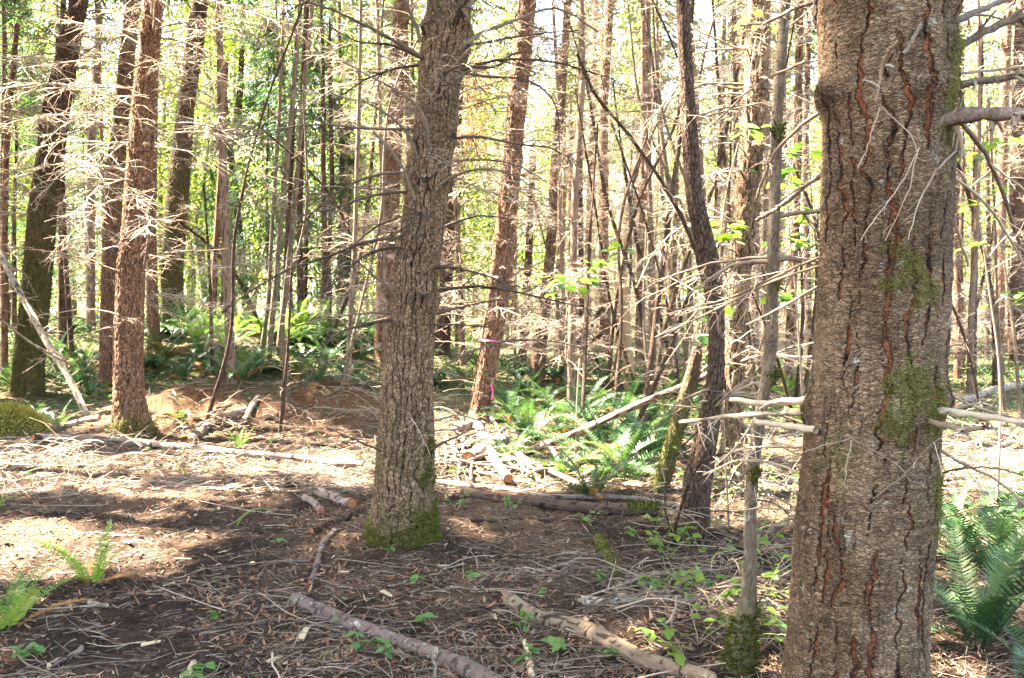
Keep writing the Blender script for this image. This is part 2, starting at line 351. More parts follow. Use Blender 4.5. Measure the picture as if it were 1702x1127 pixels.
# ------------------------------------------------------------------ trunks with modelled bark
def worley(a, b, NC, s):
    ia = np.floor(a); ib = np.floor(b); F1 = np.full(a.shape, 9.0); F2 = np.full(a.shape, 9.0); cid = np.zeros(a.shape); x1 = np.zeros(a.shape); x2 = x1.copy(); y1 = x1.copy(); y2 = x1.copy()
    z = np.full(a.shape, 7.0)
    for di in (-1, 0, 1):
        for dj in (-1, 0, 1):
            ca = ia + di; cb = ib + dj; cw = np.mod(ca, NC)
            px = ca + 0.12 + 0.76 * _h(cw, cb, z, s); py = cb + 0.12 + 0.76 * _h(cw, cb, z, s + 1)
            d = np.sqrt((px - a) ** 2 + (py - b) ** 2); h = _h(cw, cb, z, s + 2)
            m = d < F1; m2 = (~m) & (d < F2)
            x2 = np.where(m, x1, np.where(m2, px, x2)); y2 = np.where(m, y1, np.where(m2, py, y2))
            x1 = np.where(m, px, x1); y1 = np.where(m, py, y1)
            F2 = np.where(m, F1, np.minimum(F2, d)); cid = np.where(m, h, cid); F1 = np.where(m, d, F1)
    hz = np.abs(x2 - x1) / (np.abs(x2 - x1) + np.abs(y2 - y1) + 1e-6)      # 1 where the border runs upright
    return F2 - F1, cid, hz
def trunk_data(name, pts, rad, cols, step, mat, style='plate', cell=(0.045, 0.13), depth=0.012, flare=0.5, flare_h=0.25, lobes=5,
               moss=0.0, moss_h=0.3, moss_spots=(), whorls=(), s=0, knob=0.02, zmax_fine=None):
    pts = np.asarray(pts, float); rad = np.asarray(rad, float)
    sl = np.concatenate([[0], np.cumsum(np.linalg.norm(np.diff(pts, axis=0), axis=1))])
    if zmax_fine is None: t = np.arange(0, sl[-1] + step, step)
    else:
        t = np.concatenate([np.arange(0, zmax_fine, step), np.arange(zmax_fine, sl[-1] + 0.2, 0.2)])
    t = np.minimum(t, sl[-1])
    C = np.stack([np.interp(t, sl, pts[:, c]) for c in range(3)], 1)
    k = max(3, int(0.25 / step)) | 1
    if len(t) > 3 * k:
        ker = np.ones(k) / k
        pad = np.concatenate([np.repeat(C[:1], k // 2, 0), C, np.repeat(C[-1:], k // 2, 0)])
        Cs = np.stack([np.convolve(pad[:, c], ker, 'valid') for c in range(3)], 1); Cs[:, 2] = C[:, 2]; C[:, :2] = Cs[:, :2]
    R = np.interp(t, sl, rad)
    th = np.arange(cols) * 2 * math.pi / cols
    TH, TT = np.meshgrid(th, t); RR = np.broadcast_to(R[:, None], TH.shape)
    base = sl[0]
    fl = flare * np.exp(-TT / flare_h) * (1 + 0.4 * np.cos(lobes * TH + s) + 0.25 * np.cos((lobes - 2) * TH + 2.1 * s))
    rr = RR * (1 + fl)
    rm = float(np.mean(rad[:max(1, len(rad) // 2)]))
    cx, sy = np.cos(TH) * rm, np.sin(TH) * rm
    rr = rr * (1 + 0.05 * vnoise(cx * 5, sy * 5, TT * 1.3, s + 50) + 0.02 * vnoise(cx * 14, sy * 14, TT * 5, s + 51))
    wb = 0
    for wz, wa in whorls:
        wb = wb + wa * np.exp(-((TT - wz - 0.03 * np.cos(3 * TH + wz)) / 0.06) ** 2) * (0.55 + 0.6 * np.cos(TH * 4 + wz * 9))
    rr = rr + wb
    NC = max(4, int(round(2 * math.pi * rm / cell[0])))
    wx = fbm(cx * 9, sy * 9, TT * 4.0, 3, s + 60); wz = fbm(cx * 9, sy * 9, TT * 4.0, 3, s + 61)
    a = TH / (2 * math.pi) * NC + 0.55 * wx; b = TT / cell[1] + 0.5 * wz
    d, cid, hz = worley(a, b, NC, s + 70)
    brk = vnoise(cx * 11, sy * 11, TT * 4.5, s + 66)
    cut = np.zeros_like(TH)
    if style == 'plate':
        wdt = 0.15 + 0.12 * np.clip(brk + 0.3, 0, 1)
        ck = (1 - sstep(0.0, wdt, d)) * np.clip(0.85 + 0.5 * brk, 0, 1) * (0.25 + 0.75 * sstep(0.15, 0.6, hz))
        d2, cid2, hz2 = worley(a * 2.1 + 0.7 * wz, b * 2.4 + 0.5 * wx, NC * 2, s + 75) if cols > 60 else (d, cid, hz)
        ck = np.maximum(ck, 0.75 * (1 - sstep(0.0, 0.18, d2)) * sstep(-0.1, 0.5, -brk + 0.2))
        hgt = -ck * depth + (cid - 0.5) * depth * 0.45 + (cid2 - 0.5) * depth * 0.35
        fleck = fbm(cx * 40, sy * 40, TT * 30, 2, s + 80); hgt = hgt + fleck * depth * 0.25
    else:            # long wandering furrows, broken here and there, on flaky bark
        nf = 25; S = TH * rm; per = 2 * math.pi * rm; ck = np.zeros_like(TH)
        jag = 0.55 * vnoise(cx * 70, sy * 70, TT * 75, s + 30) + 0.35 * vnoise(cx * 150, sy * 150, TT * 140, s + 31)
        for q in range(nf):
            z1 = TT[:, :1]; o = np.full_like(z1, q * 3.7)
            c0 = (q + 0.35 * vnoise(np.array([q * 1.3]), np.array([2.2]), s=s)[0]) * per / nf
            mnd = 0.026 * vnoise(z1 * 2.3, o, s=s + 1) + 0.020 * vnoise(z1 * 7, o, s=s + 2) + 0.015 * vnoise(z1 * 21, o, s=s + 3) + 0.008 * vnoise(z1 * 50, o, s=s + 4)
            wd = 0.0115 * np.clip(0.30 + 0.95 * vnoise(z1 * 3.4, o, s=s + 5) + 0.75 * vnoise(z1 * 9, o, s=s + 6) + 0.45 * vnoise(z1 * 30, o, s=s + 9), 0.0, 1.15)
            ds = np.abs(np.angle(np.exp(1j * (S - c0 - mnd) / rm))) * rm
            ck = np.maximum(ck, 1 - sstep(0.25, 1.15, ds / np.maximum(wd, 1e-4) * (1 + 0.8 * jag)))
        d2, cid2, hz2 = worley(a * 1.6, b * 1.5, NC * 2, s + 75)
        cut = (1 - sstep(0.0, 0.16, d2)) * sstep(0.0, 0.5, brk + 0.15) * (0.3 + 0.7 * sstep(0.2, 0.6, hz2))
        fleck = fbm(cx * 30, sy * 30, TT * 85, 3, s + 80)
        hgt = -ck * depth - 0.4 * depth * cut + fleck * depth * 0.34 * (1 - 0.6 * ck) + (cid - 0.5) * 0.25 * depth
        cid = np.abs(cid - 0.3)
    if len(whorls):
        wk = sstep(0.004, 0.03, wb) * sstep(-0.4, 0.6, fbm(cx * 22, sy * 22, TT * 22, 3, s + 85))
        if style == 'plate': ck = np.maximum(ck, 0.62 * wk)
        else: cut = np.maximum(cut, 0.75 * wk)
    rr = rr + hgt * np.clip(rr / np.maximum(rm, 1e-3), 0.4, 1.2)
    V = C[:, None, :] + np.stack([np.cos(TH) * rr, np.sin(TH) * rr, 0 * TH], -1)
    hh = V[..., 2] - float(pts[0][2])
    ms = moss * sstep(moss_h * (1.0 + 0.5), moss_h * 0.4, TT + 0.12 * fbm(cx * 6, sy * 6, TT * 3, 3, s + 90))
    for mz, mth, mr, ma in moss_spots:
        dth = np.angle(np.exp(1j * (TH - mth))) * rm
        ms = np.maximum(ms, ma * sstep(1.25, 0.35, np.sqrt((dth / mr) ** 2 + ((TT - mz) / (mr * 1.5)) ** 2) + 0.8 * fbm(cx * 16, sy * 16, TT * 12, 3, s + 91)))
    ms = np.clip(ms, 0, 1)
    V = V + np.stack([np.cos(TH), np.sin(TH), 0 * TH], -1) * (ms * 0.012 * (1 + vnoise(cx * 60, sy * 60, TT * 60, s + 95)))[..., None]
    n = len(t); ii = np.arange(n * cols).reshape(n, cols); i2 = np.roll(ii, -1, 1)
    Q = np.stack([ii[:-1], i2[:-1], i2[1:], ii[1:]], -1).reshape(-1, 4)
    me = mesh_from(name, V.reshape(-1, 3), Q, None, mat, {'crack': ck.ravel(), 'plate': cid.ravel(), 'cut': cut.ravel(), 'moss': ms.ravel()})
    return me, C, R
def px_path(pix, below=0.25, top_z=17.0, d=None, lean_keep=0.6, d_top=None):
    """pix: list of (u, v, width px) from base to top -> world centreline and radii; depth from the ground under the base pixel"""
    b = gp(pix[0][0], pix[0][1]) if d is None else None
    d = b[1] if d is None else d
    n = len(pix); out = []; rad = []
    for i, (u, v, wd) in enumerate(pix):
        dd = d if d_top is None else d + (d_top - d) * i / (n - 1)
        out.append(P(u, v, dd)); rad.append(wd * dd / F_PX / 2)
    g = G(out[0][0], out[0][1])
    out[0][2] = min(out[0][2], g[2])
    first = out[0].copy(); first[2] -= below
    out = [first] + out; rad = [rad[0]] + rad
    k = max(1, len(out) - 3)
    dr = (out[-1] - out[k]) / max(0.2, out[-1][2] - out[k][2])
    z = out[-1][2]; r = rad[-1]; zt = z; r0 = r
    while zt < top_z:
        q = out[-1].copy(); q[:2] += dr[:2] * 1.0 * lean_keep; q[2] += 1.0; zt += 1.0; dr = dr * 0.9
        out.append(q); rad.append(max(0.02, r0 * (1 - (zt - z) / (top_z + 1 - z))))
    return np.array(out), np.array(rad), d

# ---- sun gaps: where the photograph shows sun reaching, no foliage hangs on the line to the sun
GAPS = []
def gap(u, v, r, z=None, d=None):
    p = gp(u, v) if d is None else P(u, v, d); GAPS.append((p, r))
for u, v, r in ((35, 775, .7), (100, 790, .45), (190, 812, .32), (255, 800, .28), (60, 812, .4), (30, 705, .6), (300, 822, .25), (430, 812, .2), (530, 775, .3), (585, 795, .35),
                (600, 805, .25), (390, 848, .15), (270, 855, .18), (160, 925, .5), (110, 960, .3), (45, 875, .34), (60, 908, .4), (205, 888, .32), (30, 965, .34), (330, 900, .2), (280, 925, .2), (120, 1000, .16), (240, 940, .3), (100, 862, .2), (460, 838, .18), (15, 825, .3),
                (800, 745, .7), (850, 770, .65), (930, 790, .55), (900, 730, .7), (960, 745, .6), (1000, 800, .45), (870, 815, .45), (780, 800, .4), (900, 690, .8), (1080, 780, .4),
                (1640, 770, .7), (1690, 800, .6), (1610, 850, .35), (1330, 640, 1.0), (1020, 690, .7), (500, 600, 1.2), (330, 560, 1.2), (450, 560, 1.3), (560, 560, 1.4),
                (860, 600, 1.5)):
    gap(u, v, r)
for u, v, d, r in ((150, 60, 12, 1.2), (90, 150, 13, 1.2), (220, 200, 11.5, 1.2), (300, 120, 12, 1.2), (200, 100, 12, 1.2), (260, 260, 12, .9), (420, 60, 13, 1.2), (880, 250, 13, 1.2), (1000, 200, 16, 1.5), (560, 200, 15, 1.5), (1230, 380, 7.5, .5), (1040, 430, 9, .6),
                   (1290, 380, 6, .5), (1150, 120, 12, 1.2), (1650, 330, 8, 1.0), (1640, 620, 5, .4), (1640, 120, 4.2, .3), (1230, 620, 5.0, .3), (780, 180, 14, 1.0), (60, 400, 14, 1.0), (700, 130, 15, 1.2)):
    gap(u, v, r, d=d)
GP_ = np.array([g[0] for g in GAPS]); GR_ = np.array([g[1] for g in GAPS])
def sunlit_keep(c, rng, strength=0.97):
    """True for foliage that may stay: points not on a sun line of a gap"""
    keep = np.ones(len(c), bool)
    for p, r in zip(GP_, GR_):
        w_ = c - p; t = w_ @ SUN; dd = np.linalg.norm(w_ - t[:, None] * SUN, axis=1)
        hit = (t > 0.5) & (dd < r + 0.16) & (rng.random(len(c)) < strength); keep &= ~hit
    return keep

# ------------------------------------------------------------------ crowns
def spray_quads(c, d, rng, m, L, W, droop=0.35, spread=1.0):
    """m tapered needle-strips fanned round each spray"""
    B = len(c); c = np.repeat(c, m, 0); d = np.repeat(d, m, 0); n = len(c)
    side = nrm(np.cross(d, np.array([0, 0, 1.0])) + 1e-4)
    a = rng.uniform(-1, 1, (n, 1)) * spread
    dr = nrm(d * np.cos(a) + side * np.sin(a) + np.array([0, 0, -1.0]) * droop * rng.uniform(0, 1.4, (n, 1)) + rng.normal(size=(n, 3)) * 0.16)
    c = c + rng.normal(size=(n, 3)) * L * 0.28
    l = L * rng.uniform(0.5, 1.15, (n, 1)); wd = W * rng.uniform(0.6, 1.2, (n, 1))
    sd = nrm(np.cross(dr, np.array([0, 0, 1.0]) + rng.normal(size=(n, 3)) * 0.5))
    bend = np.array([0, 0, -1.0]) * l * 0.12
    V = np.stack([c - sd * wd * 0.25, c + sd * wd * 0.25, c + dr * l * 0.5 + sd * wd * 0.5, c + dr * l * 0.5 - sd * wd * 0.5, c + dr * l + bend + sd * wd * 0.1, c + dr * l + bend - sd * wd * 0.1], 1)
    b = np.arange(n)[:, None] * 6
    Q = np.concatenate([b + np.array([[0, 1, 2, 3]]), b + np.array([[3, 2, 4, 5]])])
    return V.reshape(-1, 3), Q, np.repeat(rng.random(B), m * 6)
def conifer_crown(C, hb, H, Rm, n, rng, L=0.5, W=0.11, m=8, cull=True, zmin=None):
    """C: trunk centreline; foliage sprays from height hb to the tip H"""
    t = rng.random(n) ** 0.85; z = hb + (H - hb) * t
    ax = np.stack([np.interp(z, C[:, 2], C[:, 0]), np.interp(z, C[:, 2], C[:, 1])], 1)
    a = rng.uniform(0, 2 * math.pi, n); Rz = Rm * (1.02 - t) ** 0.75
    r = Rz * np.sqrt(rng.uniform(0.05, 1, n))
    c = np.stack([ax[:, 0] + np.cos(a) * r, ax[:, 1] + np.sin(a) * r, z - 0.22 * r], 1)
    d = nrm(np.stack([np.cos(a), np.sin(a), -0.25 + 0 * a], 1))
    if cull:
        k = sunlit_keep(c, rng); c = c[k]; d = d[k]
    return spray_quads(c, d, rng, m, L, W)

# ------------------------------------------------------------------ dead branches
def branch_set(base, d, L, r0, rng, droop=0.5, wob=0.3, n=8, m=10, ml=0.42, m2=3, k=4, twig_r=0.003, mb=None, t0=0.12, a=None):
    """a bundle of dead boughs with side twigs and twiglets"""
    mb = mb or MB()
    B = len(base); Pt = grow(base, d, L, n, droop, wob, rng)
    tint = rng.random(B) if a is None else np.full(B, a)
    V, Q = tubes(Pt, taper(B, n, r0, np.maximum(np.asarray(r0) * 0.18, twig_r)), k); mb.add(V, Q, a=np.repeat(tint, n * k))
    if m:
        K, KL = kids(Pt, L, m, t0, 0.98, ml, rng, droop=0.45)
        V, Q = tubes(K, taper(len(K), 4, np.minimum(twig_r * 1.7, np.repeat(np.broadcast_to(r0, (B,)), m) * 0.6), twig_r * 0.6), 3); mb.add(V, Q, a=np.repeat(np.clip(np.repeat(tint, m) + rng.normal(size=B * m) * 0.15, 0, 1), 12))
        if m2:
            K2, _ = kids(K, KL, m2, 0.2, 0.95, 0.55, rng, n=3, flat=0.35, droop=0.5, wob=0.35)
            V, Q = tubes(K2, taper(len(K2), 3, twig_r * 0.75, twig_r * 0.4), 3); mb.add(V, Q, a=np.repeat(rng.random(len(K2)), 9))
    return mb
def auto_branches(C, R, h0, h1, num, Lr, rng, up=0.25, **kw):
    nz = max(2, int(num / 5)); wz = np.sort(rng.uniform(h0, h1, nz)); z = rng.choice(wz, num) + rng.normal(size=num) * 0.05
    a = rng.uniform(0, 2 * math.pi, num)
    b = np.stack([np.interp(z, C[:, 2], C[:, 0]), np.interp(z, C[:, 2], C[:, 1]), z], 1); r = np.interp(z, C[:, 2], R)
    o = np.stack([np.cos(a), np.sin(a), up + 0 * a + rng.normal(size=num) * 0.25], 1)
    b = b + np.stack([np.cos(a), np.sin(a), 0 * a], 1) * (r * 0.8)[:, None]
    L = rng.uniform(Lr[0], Lr[1], num) * np.where(rng.random(num) < 0.25, 0.35, 1)
    return branch_set(b, o, L, rng.uniform(0.006, 0.014, num) * kw.pop('rs', 1.0), rng, **kw)
def hand_branch(tree, pix, d0, d1, w0, w1, mat=None, m=7, ml=0.3, m2=2, rng=RNG, name='branch', label=None, n=14, tr=None):
    """one bough traced by its pixels, leaving the trunk at depth d0 and ending at depth d1"""
    k = len(pix); ws = [P(u, v, d0 + (d1 - d0) * (i / (k - 1)) ** 1.2) for i, (u, v) in enumerate(pix)]
    pt = resample(ws, n); pt[1:] += rng.normal(size=(n - 1, 3)) * 0.0018
    L = np.linalg.norm(np.diff(pt, axis=0), axis=1).sum()
    mb = MB(); r0 = w0 * d0 / F_PX / 2; r1 = max(w1 * d1 / F_PX / 2, 0.0012)
    rr = taper(1, n, r0, r1) * (1 + 0.12 * rng.normal(size=(1, n))); V, Q = tubes(pt[None], rr, 7); mb.add(V, Q, a=rng.random())
    tw = tr or max(0.0019, r1 * 0.7); body = mb; mb = MB()
    if m:
        K, KL = kids(pt[None], np.array([L]), m, 0.15, 0.97, ml, rng, droop=0.5, flat=0.3)
        V, Q = tubes(K, taper(len(K), 4, tw, tw * 0.5), 4); mb.add(V, Q, a=rng.random())
        if m2:
            K2, _ = kids(K, KL, m2, 0.2, 0.95, 0.55, rng, n=4, flat=0.2, droop=0.6, wob=0.4)
            V, Q = tubes(K2, taper(len(K2), 4, tw * 0.6, tw * 0.35), 3); mb.add(V, Q, a=rng.random())
    o = link(name, body.mesh(name, mat or (BARK_LOG if w0 > 7.5 else TWIG)), tree)
    if m: q = link('twigs', mb.mesh('twigs', mat if mat in (TWIG_PALE, TWIG_DARK) else TWIG_PALE if mat is LIMB_TAN else TWIG), o); q['kind'] = 'stuff'
    if label: o['label'] = label
    return o
def tuft_mesh(pts, nor, rng, L=0.03, W=0.006, per=1, mat=None, name='moss'):
    n = len(pts); d = nrm(nor + rng.normal(size=(n, 3)) * 0.6 + np.array([0, 0, 0.15])); s = nrm(np.cross(d, rng.normal(size=(n, 3))))
    l = L * rng.uniform(0.4, 1.2, (n, 1)); w_ = W * rng.uniform(0.6, 1.4, (n, 1))
    V = np.stack([pts - s * w_, pts + s * w_, pts + d * l], 1).reshape(-1, 3); T = np.arange(n * 3).reshape(n, 3)
    return mesh_from(name, V, None, T, mat or MOSS, {'tint': np.repeat(rng.random(n), 3)}, False)
def moss_on(tree, me, rng, n, L=0.03, W=0.006, thr=0.45, mat=None):
    nv = len(me.vertices); co = np.empty(nv * 3, np.float32); me.vertices.foreach_get('co', co); co = co.reshape(-1, 3)
    no = np.empty(nv * 3, np.float32); me.vertices.foreach_get('normal', no); no = no.reshape(-1, 3)
    ms = np.empty(nv, np.float32); me.attributes['moss'].data.foreach_get('value', ms)
    k = np.where(ms > thr)[0]
    if len(k) == 0: return
    k = rng.choice(k, n); o = link('moss', tuft_mesh(co[k] + rng.normal(size=(n, 3)) * 0.006, no[k], rng, L, W, mat=mat), tree); o['kind'] = 'stuff'
    return o

TREES = []     # (x, y) of hand-placed stems, to keep the others clear
def conifer(name, pix, label, mat, cols, step, style='plate', crown=(9.5, 18, 2.4, 200), auto=(1.2, 9.0, 50, (0.5, 1.6)), cat='tree', group=None,
            seed=1, tkw=None, akw=None, d_top=None, top_z=None, moss_n=0, fine=None, d=None, root=None):
    rng = np.random.default_rng(seed)
    H = top_z if top_z is not None else (crown[1] if crown else 14)
    pts, rad, dd = px_path(pix, top_z=H, d_top=d_top, d=d)
    TREES.append((pts[0][0], pts[0][1]))
    e = link(name, None, None, label, cat, group)
    me, C, R = trunk_data('trunk', pts, rad, cols, step, mat, style, s=seed, zmax_fine=fine, **(tkw or {}))
    tk = link('trunk', me, e)
    if moss_n: moss_on(tk, me, rng, moss_n, L=0.035 if dd < 9 else 0.06, W=0.005 if dd < 9 else 0.01)
    if auto:
        mb = auto_branches(C, R, C[0, 2] + auto[0], C[0, 2] + auto[1], auto[2], auto[3], rng, **(akw or {}))
        o = link('dead_branches', mb.mesh('dead_branches', TWIG), e); o['kind'] = 'stuff'
    if crown:
        V, Q, a = conifer_crown(C, crown[0], crown[1], crown[2], crown[3], rng)
        o = link('crown', MB().add(V, Q, a=a).mesh('crown', CONIFER, False), e); o['kind'] = 'stuff'
    return e, C, R, dd

# ---- the two near trunks
def whorl_at(C0z, pix_v, d): return P(0, pix_v, d)[2] - C0z
big, bigC, bigR, bd = conifer('conifer', [(1422, 1222, 232), (1424, 1117, 226), (1432, 975, 220), (1441, 833, 219), (1449, 735, 214), (1459, 628, 210), (1473, 415, 204), (1478, 215, 210), (1472, 100, 218), (1470, 0, 216)],
    'thick scaly conifer trunk with orange furrows and bare limbs on both sides', BARK_BIG, 300, 0.0052, 'furrow', crown=(8.5, 19, 2.8, 240),
    auto=(4.3, 9.5, 45, (0.5, 1.6)), seed=11, fine=3.9,
    tkw=dict(cell=(0.055, 0.30), depth=0.012, flare=0.22, flare_h=0.2, moss_spots=[(1.58, -1.55, 0.09, 0.7), (2.12, -1.75, 0.07, 0.55), (1.55, -1.0, 0.08, 0.7), (1.95, -1.4, 0.06, 0.5), (2.6, -0.9, 0.11, 0.5), (2.9, -0.6, 0.1, 0.5), (1.2, -0.5, 0.12, 0.4), (1.35, -2.4, .08, .35)],
             whorls=[(2.72, 0.034), (1.55, 0.026), (3.1, 0.03)]))
moss_on(bpy.data.objects['trunk'], bpy.data.objects['trunk'].data, np.random.default_rng(3), 4200, L=0.016, W=0.0022, thr=0.35, mat=MOSS_MID)
mid, midC, midR, md = conifer('conifer', [(667, 893, 106), (668, 833, 100), (674, 735, 94), (678, 628, 86), (690, 451, 78), (703, 385, 72), (708, 320, 70), (722, 230, 72), (730, 142, 71), (741, 85, 82), (747, 0, 71)],
    'brown trunk with plated bark and mossy foot on a low soil hump', BARK_PLATE, 190, 0.0075, 'plate', crown=(8.5, 19, 2.6, 240),
    auto=(1.0, 9.0, 120, (0.3, 1.3)), seed=12, fine=4.9, akw=dict(m=8, rs=0.45, twig_r=.0022),
    tkw=dict(cell=(0.042, 0.105), depth=0.015, flare=0.26, flare_h=0.17, lobes=5, moss=1.0, moss_h=0.44, moss_spots=[(0.85, -2.6, 0.16, 0.45), (0.75, -0.6, 0.12, 0.5)],
             whorls=[(P(0, 522, 6.6)[2] + .28, 0.03), (P(0, 330, 6.6)[2] + .28, 0.04), (P(0, 268, 6.6)[2] + .28, 0.03), (P(0, 84, 6.6)[2] + .28, 0.045)]), moss_n=9000)

# boughs of the near scaly trunk
B = lambda *a, **k: hand_branch(big, *a, **k)
bf = bd - 0.12
for a in (([(1526, 231), (1558, 206), (1615, 190), (1702, 186), (1790, 150)], bf, 3.0, 30, 16, dict(m=10, ml=.35, m2=3)),
          ([(1561, 156), (1596, 140), (1650, 132), (1702, 124), (1790, 110)], 3.5, 3.3, 15, 9, dict(m=8)),
          ([(1586, 86), (1615, 64), (1702, 25), (1760, 0)], 3.55, 3.5, 15, 11, dict(m=8, ml=.35)),
          ([(1580, 38), (1620, 22), (1680, -4), (1740, -30)], 3.6, 3.9, 13, 7, dict(m=6)),
          ([(1580, 122), (1640, 118), (1740, 104)], 3.7, 4.4, 7, 4, dict(m=7)),
          ([(1508, 678), (1540, 681), (1576, 685), (1632, 692), (1702, 703), (1760, 720)], bf + .02, 3.0, 14, 8, dict(m=8, m2=2)),
          ([(1497, 694), (1530, 698), (1561, 705), (1600, 713), (1636, 710)], bf + .01, 3.0, 13, 8, dict(m=5)),
          ([(1560, 640), (1600, 668), (1660, 690), (1740, 730)], 3.55, 3.9, 6, 3, dict(m=10, ml=.4)),
          ([(1552, 742), (1600, 770), (1660, 800), (1730, 870)], 3.5, 3.4, 6, 3, dict(m=10, ml=.4, m2=3)),
          ([(1545, 795), (1590, 780), (1650, 778), (1700, 790)], 3.5, 3.1, 5, 3, dict(m=6)),
          ([(1348, 664), (1310, 668), (1265, 670), (1214, 664)], 3.6, 3.9, 13, 9, dict(m=4)),
          ([(1340, 683), (1290, 688), (1210, 692), (1132, 703)], 3.55, 4.3, 12, 5, dict(m=8, ml=.4)),
          ([(1356, 715), (1320, 710), (1256, 701)], 3.4, 3.6, 13, 9, dict(m=2)),
          ([(1345, 742), (1300, 742), (1240, 745), (1180, 770)], 3.6, 4.1, 6, 3, dict(m=8, ml=.45)),
          ([(1338, 790), (1290, 772), (1230, 765), (1170, 790)], 3.6, 4.0, 6, 3, dict(m=8, ml=.45)),
          ([(1335, 850), (1280, 845), (1215, 850)], 3.6, 3.9, 4, 2, dict(m=6, ml=.5)),
          ([(1371, 183), (1330, 210), (1295, 245), (1272, 290), (1256, 334)], 3.6, 3.8, 7, 4, dict(m=7)),
          ([(1375, 287), (1345, 305), (1300, 340), (1258, 366)], 3.6, 3.9, 9, 6, dict(m=5)),
          ([(1371, 424), (1300, 455), (1220, 492), (1100, 524)], 3.6, 4.6, 5, 3, dict(m=12, ml=.4, m2=3)),
          ([(1368, 440), (1280, 470), (1180, 520), (1090, 560)], 3.6, 4.8, 5, 3, dict(m=10, ml=.4, m2=3)),
          ([(1366, 470), (1310, 505), (1240, 540)], 3.6, 4.0, 5, 3, dict(m=7, ml=.45)),
          ([(1362, 0), (1320, 15), (1280, 35), (1230, 42)], 3.6, 3.9, 8, 4, dict(m=6, ml=.4)),
          ([(1372, 95), (1320, 110), (1260, 140), (1180, 210)], 3.6, 4.4, 5, 3, dict(m=8, ml=.4)),
          ([(1580, 290), (1630, 330), (1680, 400), (1720, 470)], 3.7, 4.2, 6, 3, dict(m=8, ml=.35)),
          ([(1578, 180), (1640, 260), (1700, 420)], 3.8, 4.6, 9, 6, dict(m=6)),
          ([(1576, 330), (1590, 380), (1610, 440)], 3.75, 4.2, 7, 4, dict(m=4)),
          ([(1455, 168), (1469, 106), (1478, 85), (1497, 66)], bd - .32, bd - .46, 5, 9, dict(m=3, ml=.3, mat=LIMB_TAN)),
          ([(1462, 178), (1440, 250), (1425, 280)], bd - .32, bd - .38, 2.2, 1.5, dict(m=3, mat=TWIG)),
          ([(1465, 178), (1520, 235), (1515, 300), (1470, 400)], bd - .32, bd - .5, 2.2, 1.5, dict(m=4, mat=TWIG)),
          ([(1530, 240), (1500, 300), (1450, 370), (1430, 400)], bd - .24, bd - .4, 2.2, 1.5, dict(m=5, mat=TWIG)),
          ([(1590, 250), (1560, 280), (1530, 330), (1510, 400)], bd - .2, bd - .4, 4, 2, dict(m=4, mat=TWIG)),
          ([(1417, 728), (1390, 735), (1362, 742), (1335, 752)], bd - .27, bd - .33, 2.5, 1.6, dict(m=0, mat=TWIG)),
          ([(1418, 730), (1450, 748), (1490, 772), (1515, 800)], bd - .27, bd - .36, 2.5, 1.6, dict(m=1, mat=TWIG)),
          ([(1416, 732), (1408, 770), (1404, 810)], bd - .27, bd - .31, 2.2, 1.4, dict(m=0, mat=TWIG)),
          ([(1640, 712), (1560, 730), (1500, 790), (1450, 830)], 3.0, bd - .42, 2.2, 1.5, dict(m=3, mat=TWIG)),
          ([(1510, 5), (1530, 30), (1515, 70), (1500, 90)], bd - .2, bd - .35, 8, 6, dict(m=2)),
          ):
    kw = a[5]
    if a[0][0][1] > 600 and 'mat' not in kw: kw['mat'] = LIMB_TAN
    B(a[0], a[1], a[2], a[3], a[4], **kw)
